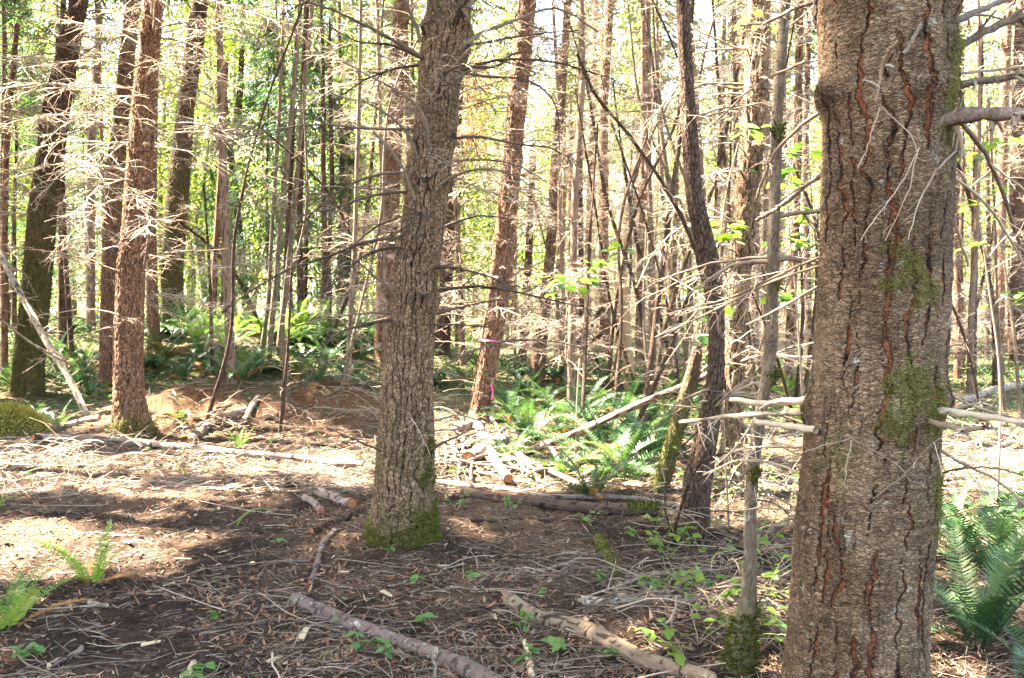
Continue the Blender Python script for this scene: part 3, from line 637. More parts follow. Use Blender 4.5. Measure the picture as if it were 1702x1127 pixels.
# boughs of the plated trunk
M = lambda pix, d1, w0, w1, **k: hand_branch(mid, pix, md - (.12 if k.pop('front', 1) else -.05), d1, w0, w1, **k)
for pix, d1, w0, w1, m in (([(713, 255), (712, 225), (706, 199), (690, 172), (667, 156), (620, 130), (571, 103)], 5.9, 7, 3, 5), ([(695, 263), (682, 230), (663, 206), (635, 185), (603, 167)], 6.0, 6, 3, 4),
        ([(692, 337), (675, 290), (649, 248), (621, 220)], 6.1, 7, 4, 3), ([(763, 82), (800, 55), (852, 35), (926, 14), (994, 53)], 6.8, 8, 3, 8), ([(777, 76), (830, 66), (905, 55), (960, 50)], 7.2, 5, 2, 7),
        ([(749, 131), (790, 115), (830, 108), (852, 90), (880, 84)], 6.3, 7, 3, 4), ([(770, 122), (820, 128), (869, 131), (905, 150), (923, 174), (930, 250)], 6.9, 5, 2, 8), ([(724, 312), (750, 294), (781, 284), (834, 284), (900, 320)], 6.2, 6, 2, 5),
        ([(671, 515), (648, 480), (621, 458), (585, 433), (560, 445), (540, 480)], 6.0, 5, 2, 6), ([(720, 522), (760, 512), (798, 504), (855, 494)], 6.3, 5, 2, 6), ([(722, 625), (763, 593), (800, 578), (852, 566), (923, 568), (969, 579)], 6.6, 5, 2, 6),
        ([(699, 756), (740, 735), (791, 710)], 6.2, 5, 2, 3), ([(634, 750), (600, 735), (550, 714)], 6.3, 4, 2, 3), ([(700, 70), (690, 40), (670, 0), (650, -30)], 6.2, 7, 4, 4), ([(700, 95), (640, 60), (560, 20), (500, 0)], 6.0, 7, 3, 8),
        ([(702, 98), (650, 75), (590, 68), (550, 45)], 6.4, 5, 2, 8), ([(735, 60), (728, 25), (716, -10)], 6.2, 7, 5, 3), ([(766, 20), (790, 0), (810, -20)], 6.3, 7, 5, 3), ([(660, 520), (620, 520), (540, 530), (480, 545)], 6.6, 4, 2, 8),
        ([(722, 540), (770, 540), (820, 545)], 6.9, 4, 2, 8), ([(735, 270), (790, 265), (860, 275), (910, 305)], 6.9, 4, 2, 9), ([(690, 320), (640, 315), (560, 310), (500, 312)], 6.9, 4, 2, 9), ([(665, 360), (620, 380), (560, 440)], 6.9, 4, 2, 8),
        ([(735, 380), (790, 360), (860, 365)], 7.0, 4, 2, 8), ([(630, 640), (590, 640), (540, 660)], 6.6, 3, 2, 8), ([(722, 700), (760, 690), (800, 700)], 6.8, 3, 2, 6)):
    M(pix, d1, w0, w1, m=m, mat=TWIG_DARK)

# ---- trunks further back
def tr(name, pix, label, mat, seed, cols=80, step=0.03, **k): return conifer(name, pix, label, mat, cols, step, seed=seed, **k)
std = dict(cell=(0.06, 0.12), depth=0.016, flare=0.30, flare_h=0.3)
T2 = tr('conifer', [(222, 722, 62), (214, 660, 50), (213, 593, 46), (217, 451, 45), (226, 390, 46), (237, 213, 38), (255, 0, 31)], 'red-brown conifer trunk rising beside the fern-topped dirt mound', BARK_RED, 21, 110, 0.02,
        tkw=dict(std, moss=0.7, moss_h=0.5, flare=.35), auto=(1.2, 9, 60, (0.8, 2.2)), crown=(9, 19, 2.7, 340), fine=8, moss_n=1500)
T3 = tr('conifer', [(180, 634, 28), (180, 500, 26), (192, 284, 28), (212, 90, 24), (222, 0, 22)], 'grey-brown trunk half hidden behind the red-brown one', BARK_RED, 22, tkw=std, auto=(1.5, 9, 60, (0.6, 1.8)), crown=(9, 18, 2.5, 300), fine=9)
T4 = tr('conifer', [(42, 657, 50), (52, 560, 44), (60, 486, 43), (70, 355, 44), (94, 177, 42), (124, 35, 30), (132, 0, 28)], 'leaning dark trunk with green moss beside the pale leaning birch', BARK_DARK, 23,
        tkw=dict(std, moss=0.6, moss_h=4.0, knob=.03), auto=(1.5, 9, 90, (0.8, 2.4)), crown=(9, 19, 2.7, 320), fine=9, moss_n=2500)
T5 = tr('conifer', [(290, 548, 32), (286, 451, 35), (292, 355, 37), (309, 177, 28), (324, 71, 30), (333, 0, 26)], 'straight blackish trunk with olive moss behind the ferns', BARK_DARK, 24, tkw=dict(std, moss=0.55, moss_h=4.5), auto=(2, 10, 40, (0.6, 1.8)), crown=(11, 20, 2.5, 260), fine=10)
T6 = tr('conifer', [(257, 586, 22), (254, 500, 18), (252, 390, 15), (256, 200, 12), (262, 0, 10)], 'thin red-brown stem close to the thick red-brown trunk', BARK_RED, 25, 40, 0.05, tkw=std, auto=(1.5, 9, 40, (0.4, 1.2)), crown=(9, 15, 1.6, 90))
T9 = tr('conifer', [(638, 606, 32), (641, 451, 30), (649, 330, 31), (656, 200, 28), (668, 0, 24)], 'red-brown trunk bristling with twigs just behind the plated one', BARK_RED, 26, tkw=std, auto=(1.2, 11, 180, (0.5, 1.9)), crown=(11, 20, 2.5, 260), fine=11)
T9b = tr('conifer', [(735, 590, 24), (742, 451, 22), (752, 300, 20), (770, 0, 17)], 'slim brown trunk between the plated trunk and the flagged one', BARK_DARK, 27, 50, 0.05, tkw=std, auto=(1.2, 11, 90, (0.5, 1.5)), crown=(11, 19, 2.0, 120))
T10 = tr('conifer', [(795, 702, 44), (797, 682, 34), (812, 593, 35), (830, 486, 37), (843, 355, 33), (859, 177, 32), (876, 0, 33)], 'leaning red-brown trunk with pink flagging tape tied round it', BARK_RED, 28, 90, 0.025, tkw=dict(std, flare=.25, whorls=[(1.6, .02), (2.9, .03), (4.2, .025), (5.6, .03)]),
         auto=(1.2, 9, 170, (0.4, 1.8)), crown=(9.5, 19, 2.4, 280), fine=8)
T11 = tr('conifer', [(890, 630, 30), (904, 522, 20), (915, 415, 17), (922, 300, 18), (937, 107, 13), (944, 0, 12)], 'slender leaning trunk with flared foot behind the fern bed', BARK_RED, 29, 50, 0.05, tkw=std, auto=(1.5, 12, 190, (0.5, 1.9)), crown=(12, 20, 2.0, 130))
T12 = tr('conifer', [(1007, 597, 20), (1004, 451, 16), (1004, 330, 15), (1003, 177, 14), (1012, 40, 14), (1014, 0, 13)], 'upright dark brown trunk beyond the broken pale post', BARK_RED, 30, 50, 0.05, tkw=std, auto=(1.5, 13, 200, (0.5, 2.0)), crown=(13, 21, 2.0, 130))
T13 = tr('alder', [(1153, 898, 44), (1160, 798, 46), (1172, 735, 40), (1190, 628, 30), (1192, 540, 26), (1184, 451, 31), (1166, 380, 32), (1153, 320, 28), (1143, 177, 25), (1135, 18, 22)], 'dark bent trunk curving away from the scaly trunk among thin stems', BARK_DARK, 31, 70, 0.02,
         tkw=dict(cell=(0.03, 0.14), depth=0.008, flare=.2), auto=(1.0, 6, 24, (0.3, 1.0)), crown=None, top_z=8, fine=7)
T14 = tr('conifer', [(1207, 815, 52), (1218, 700, 33), (1222, 540, 37), (1232, 430, 39), (1242, 320, 40), (1255, 177, 43), (1258, 60, 38), (1262, 0, 36)], 'brown trunk standing close behind the dark bent stem', BARK_PLATE, 32, 80, 0.03, tkw=dict(std, whorls=[(3.9, .03), (2.9, .025)]), auto=(1.2, 8, 110, (0.4, 1.4)), crown=(9, 18, 2.2, 180), fine=8)
T15 = tr('alder', [(1226, 1122, 42), (1236, 1040, 32), (1247, 975, 23), (1247, 833, 20), (1256, 735, 20), (1268, 664, 19), (1282, 593, 20), (1284, 451, 20), (1289, 300, 19), (1292, 177, 18), (1306, 0, 17)], 'slim pale grey alder stem with cushions of moss', BARK_ALDER, 33, 48, 0.012,
         tkw=dict(cell=(0.03, 0.05), depth=0.0025, flare=.1, moss=1.0, moss_h=0.5, moss_spots=[(2.05, -1.2, .03, 1.0), (1.62, -1.2, .035, 1.0), (2.72, -1.6, .035, 1.0), (1.18, -1.5, .03, .8)]), auto=(2.0, 5, 10, (0.3, 0.8)), crown=None, top_z=7, fine=4.2, moss_n=2500)
for i, t in enumerate((T3, T6)): pass

# leaning mossy snag and broken stump stem beside the bent alder
def stem(name, pix, label, mat, seed, cols=24, step=0.05, d=None, d_top=None, top_z=0, group=None, cat='tree', auto=None, tkw=None, moss_n=0, akw=None):
    return conifer(name, pix, label, mat, cols, step, crown=None, auto=auto, seed=seed, cat=cat, group=group, top_z=top_z, d=d, d_top=d_top, tkw=dict(dict(cell=(0.04, 0.1), depth=0.006, flare=.2), **(tkw or {})), moss_n=moss_n, akw=akw)
stem('leaning_snag', [(1096, 815, 24), (1112, 760, 25), (1128, 700, 24), (1145, 640, 22), (1160, 575, 16)], 'short mossy leaning stem with a broken end beside the bent dark trunk', BARK_DARK, 41, 40, 0.02, cat='snag', tkw=dict(moss=.9, moss_h=1.2), moss_n=1500)
# pale broken post
post, postC, postR, pd = stem('wooden_post', [(1046, 660, 20), (1042, 560, 16), (1039, 478, 14)], 'pale weathered post with a broken top standing in the ferns', WOOD_RAW, 42, 20, 0.05, cat='post', tkw=dict(flare=.05))
tipb = MB()
for k in range(7):
    a = k * 0.9; c = postC[-1]; r = postR[-1] * 0.85
    tipb.add(*tubes(np.array([[c + [math.cos(a) * r * .7, math.sin(a) * r * .7, -.06], c + [math.cos(a) * r * .6, math.sin(a) * r * .6, .05 + .07 * random.random()]]]), np.array([[.035, .006]]), 4))
link('splintered_top', tipb.mesh('splintered_top', WOOD_RAW), post)

# thin alder clump with several stems, and the forked dark alder
for i, (pix) in enumerate(([(446, 596, 11), (460, 451, 9), (468, 355, 9), (486, 177, 8), (500, 0, 7)], [(462, 594, 10), (484, 400, 9), (497, 250, 8), (514, 60, 7), (520, 0, 7)], [(434, 592, 8), (446, 500, 7), (452, 380, 6), (464, 200, 6), (472, 0, 5)])):
    stem('alder', pix, 'thin pale stem of the close alder clump behind the fern mound', BARK_ALDER, 45 + i, 20, 0.06, top_z=11, group='stems of the pale alder clump', auto=(3, 10, 14, (0.4, 1.2)))
fk, fC, fR, fd = stem('alder', [(411, 540, 13), (404, 451, 14), (399, 400, 12), (391, 330, 14), (383, 250, 11), (372, 160, 10), (362, 60, 9)], 'dark forked alder stem between the ferns and the olive trunk', BARK_DARK, 49, 24, 0.05, top_z=10, auto=(3, 9, 20, (0.5, 1.4)))
hand_branch(fk, [(389, 240), (396, 190), (401, 110), (404, 0), (404, -60)], fd, fd, 12, 8, mat=BARK_DARK, m=6, ml=.2)
hand_branch(fk, [(397, 270), (420, 330), (455, 380), (520, 395)], fd, fd - 1.5, 7, 4, mat=TWIG, m=6, ml=.25)

# many thin leaning stems in the middle distance
thin = []
for pix, mt in (([(1068, 718, 12), (1082, 600, 11), (1100, 451, 10), (1118, 320, 9), (1140, 150, 8)], BARK_DARK), ([(1128, 640, 9), (1075, 451, 8), (1062, 420, 8)], BARK_DARK), ([(1085, 690, 9), (1100, 560, 9), (1140, 430, 8), (1190, 300, 7)], BARK_DARK), ([(1062, 600, 14), (1064, 451, 13), (1068, 300, 12), (1076, 0, 10)], BARK_RED),
            ([(968, 620, 10), (966, 451, 9), (964, 300, 9), (966, 0, 8)], BARK_DARK), ([(976, 590, 12), (978, 400, 11), (984, 200, 10), (990, 0, 8)], BARK_RED), ([(1030, 590, 8), (1036, 451, 7), (1070, 240, 7), (1098, 60, 6)], BARK_DARK), ([(1150, 640, 10), (1146, 451, 10), (1110, 300, 8), (1090, 150, 7)], BARK_ALDER),
            ([(1310, 640, 16), (1318, 451, 15), (1325, 300, 14), (1330, 0, 12)], BARK_RED), ([(1345, 600, 12), (1342, 451, 11), (1338, 300, 10), (1345, 0, 9)], BARK_DARK), ([(1262, 700, 9), (1250, 600, 8), (1236, 500, 7), (1215, 380, 7)], BARK_DARK), ([(578, 640, 10), (582, 540, 9), (590, 400, 8), (596, 200, 7), (600, 0, 6)], BARK_ALDER),
            ([(548, 560, 9), (546, 430, 8), (552, 300, 8), (548, 100, 7)], BARK_DARK), ([(575, 560, 8), (600, 420, 8), (612, 330, 7)], BARK_DARK), ([(352, 545, 12), (358, 430, 11), (366, 300, 10), (376, 100, 9)], BARK_RED), ([(500, 545, 11), (498, 400, 10), (500, 250, 10), (510, 0, 9)], BARK_DARK), ([(470, 545, 8), (476, 420, 8), (486, 250, 7)], BARK_DARK),
            ([(120, 600, 9), (108, 420, 8), (100, 250, 8), (96, 60, 7)], BARK_DARK), ([(8, 620, 12), (6, 450, 11), (10, 250, 10), (28, 40, 9)], BARK_RED), ([(1616, 640, 13), (1618, 500, 12), (1622, 300, 11), (1630, 100, 10)], BARK_DARK), ([(1660, 620, 17), (1662, 450, 16), (1668, 200, 15), (1676, 0, 14)], BARK_RED), ([(1690, 610, 26), (1690, 450, 26), (1694, 200, 24), (1700, 0, 22)], BARK_DARK),
            ([(1598, 620, 8), (1596, 450, 8), (1600, 300, 7)], BARK_DARK), ([(1640, 600, 8), (1644, 420, 7), (1640, 250, 7)], BARK_DARK), ([(925, 590, 9), (928, 450, 8), (934, 300, 8)], BARK_DARK), ([(946, 600, 9), (950, 430, 9), (948, 200, 8)], BARK_RED), ([(868, 600, 14), (880, 400, 12), (886, 250, 11)], BARK_DARK), ([(1112, 620, 10), (1120, 480, 9), (1124, 330, 8)], BARK_RED)):
    thin.append((pix, mt))
for i, (pix, mt) in enumerate(thin):
    nm = 'red-brown' if mt is BARK_RED else ('pale grey' if mt is BARK_ALDER else 'dark')
    stem('sapling', pix, f'thin {nm} young stem among the middle-distance trees', mt, 60 + i, 14, 0.12, top_z=random.uniform(7, 11), group=f'thin {nm} stems in the middle distance', auto=(0.8, 9, 60 if i % 2 else 36, (0.3, 1.2)), akw=dict(m=6, m2=2, rs=.7))
# a sapling rising in front of the bent alder with a curved dark limb crossing the picture
# ------------------------------------------------------------------ unseen trees added on the sunny side so their crowns shade the clearing
rs = np.random.default_rng(5)
shade_spots = [(-9.1, 9.2), (-11.6, 18.6), (-14.2, 21.2), (-12.9, 16.4), (-9.4, 15.9), (-5.1, 6.0), (-7.2, 8.6), (-9.8, 11.2), (-8.4, 5.6), (-12.2, 13.6), (-6.4, 3.6), (-11.2, 8.0), (-13.8, 10.6), (-10.2, 14.6), (-14.6, 16.6), (-5.2, 0.8), (-8.2, 1.8), (-11.8, 4.6), (-15.6, 7.2), (-3.6, -2.2), (3.2, -2.6), (7.4, 2.6), (7.8, 6.2), (-16.5, 13.0)]
for i, (x, y) in enumerate(shade_spots):
    b = G(x, y); h = rs.uniform(17, 21); r = rs.uniform(.15, .24)
    pts = np.array([b - [0, 0, .3]] + [b + [0.012 * z * z * .1, 0, z] for z in np.linspace(0.2, h, 10)]); rad = np.concatenate([[r], np.linspace(r, .03, 10)])
    e = link('conifer', None, None, 'tall conifer with a dense crown added outside the view to shade the clearing', 'tree', 'shade trees round the clearing')
    me, C, R = trunk_data('trunk', pts, rad, 24, 0.15, BARK_RED, s=200 + i, cell=(.08, .2)); link('trunk', me, e); TREES.append((x, y))
    V, Q, a = conifer_crown(C, b[2] + (6.5 if x / max(y, .1) < -.95 or x > 0 else 8.2), b[2] + h, 2.7, 330, rs, L=.5, W=.085, m=12); o = link('crown', MB().add(V, Q, a=a).mesh('crown', CONIFER, False), e); o['kind'] = 'stuff'
    mb = auto_branches(C, R, b[2] + 1.5, b[2] + 7, 40, (.8, 2.2), rs, m=8, m2=2); o = link('dead_branches', mb.mesh('dead_branches', TWIG), e); o['kind'] = 'stuff'

# ------------------------------------------------------------------ deep wood: many conifers sharing a few meshes
NV = 6; tv = []; bv = []; cv = []
for i in range(NV):
    g = np.random.default_rng(300 + i); H = 20.0
    z = np.linspace(-.4, H, 9); xs = np.cumsum(g.normal(size=9)) * .09; ys = np.cumsum(g.normal(size=9)) * .09; xs -= xs[0]; ys -= ys[0]
    pts = np.stack([xs, ys, z], 1); rad = .15 * (1 - .93 * np.clip(z, 0, H) / H) ** .8
    me, C, R = trunk_data('trunk', pts, rad, 16, 0.16, BARK_FAR if i % 3 else BARK_RED, s=320 + i, cell=(.07, .2), depth=.012, flare=.35)
    tv.append(me)
    mb = auto_branches(C, R, 0.8, 15.5, 220, (.5, 2.1), g, n=6, m=11, m2=3, k=3, twig_r=.0042, rs=.8); bv.append(mb.mesh('dead_branches', TWIG_FAR))
    V, Q, a = conifer_crown(C, 14.5, H + .3, 1.7, 62, g, L=.6, W=.15, m=7, cull=False); cv.append(MB().add(V, Q, a=a).mesh('crown', CONIFER_FAR, False))
occ = list(TREES); placed = 0; tries = 0
g = np.random.default_rng(17)
while placed < 185 and tries < 6000:
    tries += 1
    y = 17 + 60 * g.random() ** 1.15; x = g.uniform(-.64, .64) * (y + 3)
    if x / y < -.12 and y > 22 and g.random() < .62: continue
    if -.09 < x / y < -.02 and y < 24: continue
    if min((x - a) ** 2 + (y - b) ** 2 for a, b in occ) < (1.0 if x > 0 else 1.7) ** 2: continue
    b = G(x, y); occ.append((x, y)); k = int(g.integers(NV)); s = g.uniform(.75, 1.05); sr = s * g.uniform(.38, .95)
    dens = 'leafy-backed' if x / y < -.12 else 'twig-hazed'
    e = link('conifer', None, None, 'tan conifer trunk with dead twigs deep in the wood' if x / y > -.12 else 'tan conifer trunk before the bright green leaves of the far wood', 'tree', 'conifers deep in the wood' if x / y > -.12 else 'conifers before the bright far leaves', loc=b)
    e.rotation_euler = (g.normal() * .03, g.normal() * .03 + .03, g.uniform(0, 6.28))
    o = link('trunk', tv[k], e); o.scale = (sr, sr, s); o = link('dead_branches', bv[(k + placed) % NV], e); o.scale = (s, s, s); o['kind'] = 'stuff'; o.rotation_euler[2] = g.uniform(0, 6.28)
    o = link('crown', cv[k], e); o.scale = (s, s, s); o['kind'] = 'stuff'
    placed += 1
# dark green understorey conifers on the sunny side
uv = []
for i in range(3):
    g2 = np.random.default_rng(400 + i); z = np.linspace(-.3, 11, 7); pts = np.stack([.05 * np.cumsum(g2.normal(size=7)), .05 * np.cumsum(g2.normal(size=7)), z], 1); rad = .09 * (1 - .9 * np.clip(z, 0, 11) / 11)
    me, C, R = trunk_data('trunk', pts, rad, 12, .2, BARK_DARK, s=410 + i, cell=(.06, .2), depth=.006)
    V, Q, a = conifer_crown(C, 1.6, 11.2, 1.9, 300, g2, L=.34, W=.035, m=22, cull=False); uv.append((me, MB().add(V, Q, a=a).mesh('crown', CONIFER, False)))
for i, (u, v, s) in enumerate(((515, 548, .8), (372, 546, .6), (575, 556, .6), (445, 545, .9), (20, 600, .8), (150, 580, .6))):
    b = gp(u, v); b = G(b[0] * 1.25, b[1] * 1.25); e = link('hemlock', None, None, 'young dark green hemlock with drooping sprays beyond the fern bank', 'tree', 'hemlocks beyond the fern bank', loc=b)
    e.scale = (s, s, s); e.rotation_euler[2] = i * 1.3; m0, c0 = uv[i % 3]; link('trunk', m0, e); o = link('crown', c0, e); o['kind'] = 'stuff'
for i, (x, y, s) in enumerate(((-9.6, 19.5, 1.15), (-12.6, 22.5, 1.2), (-5.6, 27.0, 1.35), (-7.4, 30.0, 1.3), (-3.4, 31.0, 1.3))):
    b = G(x, y); g2 = np.random.default_rng(450 + i); z = np.linspace(-.3, 14 * s, 8); pts = np.stack([.06 * np.cumsum(g2.normal(size=8)), .06 * np.cumsum(g2.normal(size=8)), z], 1); rad = .10 * (1 - .9 * np.clip(z, 0, 14 * s) / 14 / s)
    e = link('hemlock', None, None, 'tall hemlock with hanging dark green sprays above bare lower stem', 'tree', 'tall hemlocks with hanging sprays', loc=b); me, C, R = trunk_data('trunk', pts, rad, 12, .2, BARK_DARK, s=460 + i, cell=(.06, .2), depth=.006); link('trunk', me, e)
    V, Q, a = conifer_crown(C + b, b[2] + 4.6 * s, b[2] + 14 * s, 1.9, 260, g2, L=.36, W=.035, m=20); o = link('crown', MB().add(V - b, Q, a=a).mesh('crown', CONIFER, False), e); o['kind'] = 'stuff'
# sunlit broadleaf trees closing the view
def leaf_cloud(c, rng, per, sz, rad):
    n = len(c) * per; p = np.repeat(c, per, 0) + rng.normal(size=(n, 3)) * rad
    d = nrm(rng.normal(size=(n, 3)) + np.array([0, 0, -.4])); s = nrm(np.cross(d, rng.normal(size=(n, 3)) * .6 + np.array([0, 0, 1.0]))); l = sz * rng.uniform(.6, 1.2, (n, 1))
    V = np.stack([p, p + d * l * .5 + s * l * .34, p + d * l, p + d * l * .5 - s * l * .34], 1).reshape(-1, 3)
    return V, np.arange(n * 4).reshape(n, 4), np.repeat(np.repeat(rng.random(len(c)), per) * .7 + rng.random(n) * .3, 4)
lv = []
for i in range(4):
    g2 = np.random.default_rng(500 + i); z = np.linspace(-.3, 15, 8); pts = np.stack([.25 * np.cumsum(g2.normal(size=8)), .25 * np.cumsum(g2.normal(size=8)), z], 1); pts[:, :2] -= pts[0, :2]
    rad = .12 * (1 - .9 * np.clip(z, 0, 15) / 15); me, C, R = trunk_data('trunk', pts, rad, 12, .25, BARK_ALDER, s=510 + i, cell=(.06, .1), depth=.004)
    nb = 26; zb = g2.uniform(2.5, 14, nb); a = g2.uniform(0, 6.28, nb)
    bs = np.stack([np.interp(zb, C[:, 2], C[:, 0]), np.interp(zb, C[:, 2], C[:, 1]), zb], 1); L = g2.uniform(1.4, 3.2, nb)
    Pt = grow(bs, np.stack([np.cos(a), np.sin(a), .5 + 0 * a], 1), L, 7, .2, .4, g2); mb = MB(); V, Q = tubes(Pt, taper(nb, 7, .03, .008), 4); mb.add(V, Q)
    limbs = mb.mesh('limbs', BARK_ALDER)
    c = Pt[:, 2:].reshape(-1, 3); c = np.concatenate([c, c + g2.normal(size=c.shape) * .7, np.stack([g2.normal(size=40) * 1.6, g2.normal(size=40) * 1.6, g2.uniform(.6, 5, 40)], 1)])
    V, Q, a = leaf_cloud(c, g2, 15, .17, .45); lv.append((me, limbs, MB().add(V, Q, a=a).mesh('crown', LEAF_LIME, False)))
g = np.random.default_rng(23); n = 0
while n < 125:
    y = g.uniform(29, 80); x = g.uniform(-.68, .68) * y
    if x / y > -.05 and (g.random() < .3 or y < 44): continue
    b = G(x, y); s = g.uniform(.7, 1.25); k = int(g.integers(4))
    e = link('broadleaf_tree', None, None, 'sunlit lime green broadleaf tree far behind the trunks', 'tree', 'lime green trees closing the view', loc=b); e.scale = (s, s, s); e.rotation_euler[2] = g.uniform(0, 6.28)
    link('trunk', lv[k][0], e); o = link('limbs', lv[k][1], e); o['kind'] = 'stuff'; o = link('crown', lv[k][2], e); o['kind'] = 'stuff'; n += 1
# the far wood, one mass
g = np.random.default_rng(29); n = 3600
y = g.uniform(82, 125, n); x = g.uniform(-.95, .95, n) * y; z = terr(x, y, False) + 23 * g.random(n) ** 1.1 + 1.5 * vnoise(x * .1, y * .1, s=77)
V, Q, a = leaf_cloud(np.stack([x, y, z], 1), g, 16, .42, 1.0)
fw = link('forest', MB().add(V, Q, a=a).mesh('forest', LEAF_LIME, False), None, 'far mass of pale green leaves behind all the trunks', 'forest', None, 'stuff')

# ------------------------------------------------------------------ ferns
def frond_mesh(name, L, arch, rng, mat, pairs=30, w=0.13, tri=4):
    n = pairs; t = np.linspace(0.12, 1, n)
    ang = 1.25 - arch * np.linspace(0, 1, 40) ** 1.2; ds = L / 39
    px = np.concatenate([[0], np.cumsum(np.cos(ang[:-1]) * ds)]); pz = np.concatenate([[0], np.cumsum(np.sin(ang[:-1]) * ds)])
    path = np.stack([px, 0 * px + .01 * np.cumsum(rng.normal(size=40)) * L * .3, pz], 1)
    mb = MB(); V, Q = tubes(path[None, ::3], taper(1, len(path[::3]), .0035 * L / .7, .0012), 4); mb.add(V, Q, a=.25)
    f = t * 39; i = np.minimum(f.astype(int), 38); q = (f - i)[:, None]; pos = path[i] * (1 - q) + path[i + 1] * q; tan = nrm(path[i + 1] - path[i])
    up = nrm(np.cross(tan, np.array([0, 1.0, 0])) * -1)
    wl = L * w * np.clip(np.sin(np.clip((t - .02) / 1.0, 0, 1) ** .62 * math.pi) ** .7, .07, 1) * rng.uniform(.88, 1.1, n)
    for sgn in (-1, 1):
        d = nrm(np.array([0, sgn, 0]) + tan * .28 - up * .18 + rng.normal(size=(n, 3)) * .07); wd = L / n * .42
        s = nrm(tan + rng.normal(size=(n, 3)) * .1)
        b = pos; l = wl[:, None]
        V = np.stack([b - s * wd * .6, b + s * wd * .6, b + d * l * .55 + s * wd * .85 - up * l * .03, b + d * l * .55 - s * wd * .7 - up * l * .03, b + d * l - up * l * .14 + s * wd * .3], 1)
        k = np.arange(n)[:, None] * 5; Q = k + np.array([[0, 1, 2, 3]]); T = k + np.array([[3, 2, 4]])
        mb.add(V.reshape(-1, 3), Q, T, a=np.repeat(np.clip(.5 + .2 * rng.normal(size=n), 0, 1), 5))
    return mb.mesh(name, mat, False)
FR = {}
for nm, mt in (('g', FERN), ('y', FERN_Y), ('b', FERN_BROWN)):
    FR[nm] = [frond_mesh('frond', 1.0, a, np.random.default_rng(600 + i), mt, 34, .115) for i, a in enumerate((.9, 1.3, 1.7, 2.1, 1.5, .6))]
def fern(b, L, n, rng, kind='g', label='', group=None, spread=1.0, az=None, brown=0, upright=False):
    e = link('sword_fern', None, None, label, 'fern', group, loc=b - np.array([0, 0, .02])); e.rotation_euler[2] = 0
    for k in range(n):
        kk = 'b' if k < brown else kind
        o = link('frond', FR[kk][(0, 5)[int(rng.integers(2))] if upright and kk != 'b' else int(rng.integers(6))], e)
        a = k * 2.399 + rng.normal() * .25 if az is None else az[0] + (az[1] - az[0]) * (k + .5) / n + rng.normal() * .12
        s = L * rng.uniform(.65, 1.1); o.scale = (s, s, s)
        tilt = rng.uniform(-.25, .5) * spread + (.55 if kk == 'b' else 0)
        o.rotation_euler = (rng.normal() * .18, tilt, a); o.location = (math.cos(a) * .03, math.sin(a) * .03, 0)
    return e
g = np.random.default_rng(31)
BED = [(880, 742, .85), (940, 728, .8), (1020, 792, .9), (985, 745, .8), (850, 706, .8), (905, 684, .8), (960, 664, .8), (1000, 645, .8), (1032, 694, .8), (1072, 706, .75), (1088, 762, .8), (935, 790, .6), (985, 828, .5), (875, 660, .7), (930, 640, .8), (1050, 660, .8), (1085, 640, .8), (850, 765, .5), (1060, 740, .7), (1115, 700, .7), (840, 675, .6), (975, 700, .8), (1010, 735, .8), (1050, 800, .6)]
for u, v, L in BED: fern(gp(u, v), L * 1.2, 19, g, 'g', 'arching green sword fern in the bed under the leaning pole', 'sword ferns of the bed under the leaning pole', brown=3)
LEFTB = [(300, 640, .75), (350, 637, .8), (400, 645, .75), (440, 655, .8), (330, 612, .8), (380, 612, .8), (480, 660, .75), (530, 645, .75), (560, 668, .7), (272, 602, .8), (430, 620, .8), (500, 625, .75), (545, 615, .75), (585, 640, .7), (420, 675, .6), (600, 610, .7), (360, 660, .6), (255, 625, .7), (520, 675, .5)]
for u, v, L in [q for q in LEFTB if q[1] < 648]: fern(gp(u, v - 8), L * 1.1, 17, g, 'g', 'green sword fern crowning the dirt mound', 'sword ferns on and behind the dirt mound', brown=3)
FARB = [(u + g.normal() * 6, v + g.normal() * 3, g.uniform(.75, 1.0)) for u, v in ((318, 552), (345, 560), (372, 551), (398, 561), (424, 552), (450, 560), (476, 551), (502, 558), (528, 552), (556, 560), (582, 556), (606, 566), (335, 575), (385, 578), (470, 575), (520, 578), (570, 580), (300, 560), (615, 585))]
for u, v, L in FARB: fern(gp(u, v), L * 1.25, 15, g, 'y' if g.random() < .4 else 'g', 'sunlit fern on the far fern bank', 'ferns of the far sunlit bank')
for u, v, L in ((100, 622, .8), (130, 645, .8), (140, 612, .8), (90, 602, .8), (118, 590, .8), (60, 700, .5), (95, 712, .5), (20, 640, .8), (150, 660, .6)): fern(gp(u, v), L, 12, g, 'g', 'green fern between the mossy trunk and the red-brown trunk', 'ferns round the pale leaning birch', brown=1)
for u, v, L in ((1318, 645, .8), (1345, 628, .8), (1300, 660, .7), (1290, 625, .8), (1130, 655, .7), (1330, 700, .6)): fern(gp(u, v), L, 12, g, 'y', 'bright yellow-green fern behind the slim alder', 'bright ferns behind the slim alder')
for u, v, L in ((1598, 925, .75), (1690, 925, .8), (1572, 890, .6), (1650, 880, .6), (1702, 860, .6), (1640, 960, .7)): fern(gp(u, v), L, 11, g, 'g', 'green sword fern in the shade behind the scaly trunk', 'ferns in the shade behind the scaly trunk')
fern(gp(1628, 1085), .85, 13, g, 'g', 'large clear sword fern with long fronds at the foot of the scaly trunk')
fern(gp(1716, 1110), .6, 9, g, 'g', 'low sword fern with brown fronds next to the large clear one', brown=3)
fern(gp(396, 748), .36, 6, g, 'y', 'small fresh fern at the foot of the dirt mound', spread=.3, upright=True)
fern(gp(386, 874), .42, 2, g, 'y', 'lone young fern frond leaning over sunlit litter', az=(-.3, .3), spread=.2)
fern(gp(155, 968), .42, 10, g, 'y', 'glowing yellow-green fern among red-brown litter', brown=4, spread=.35, upright=True)
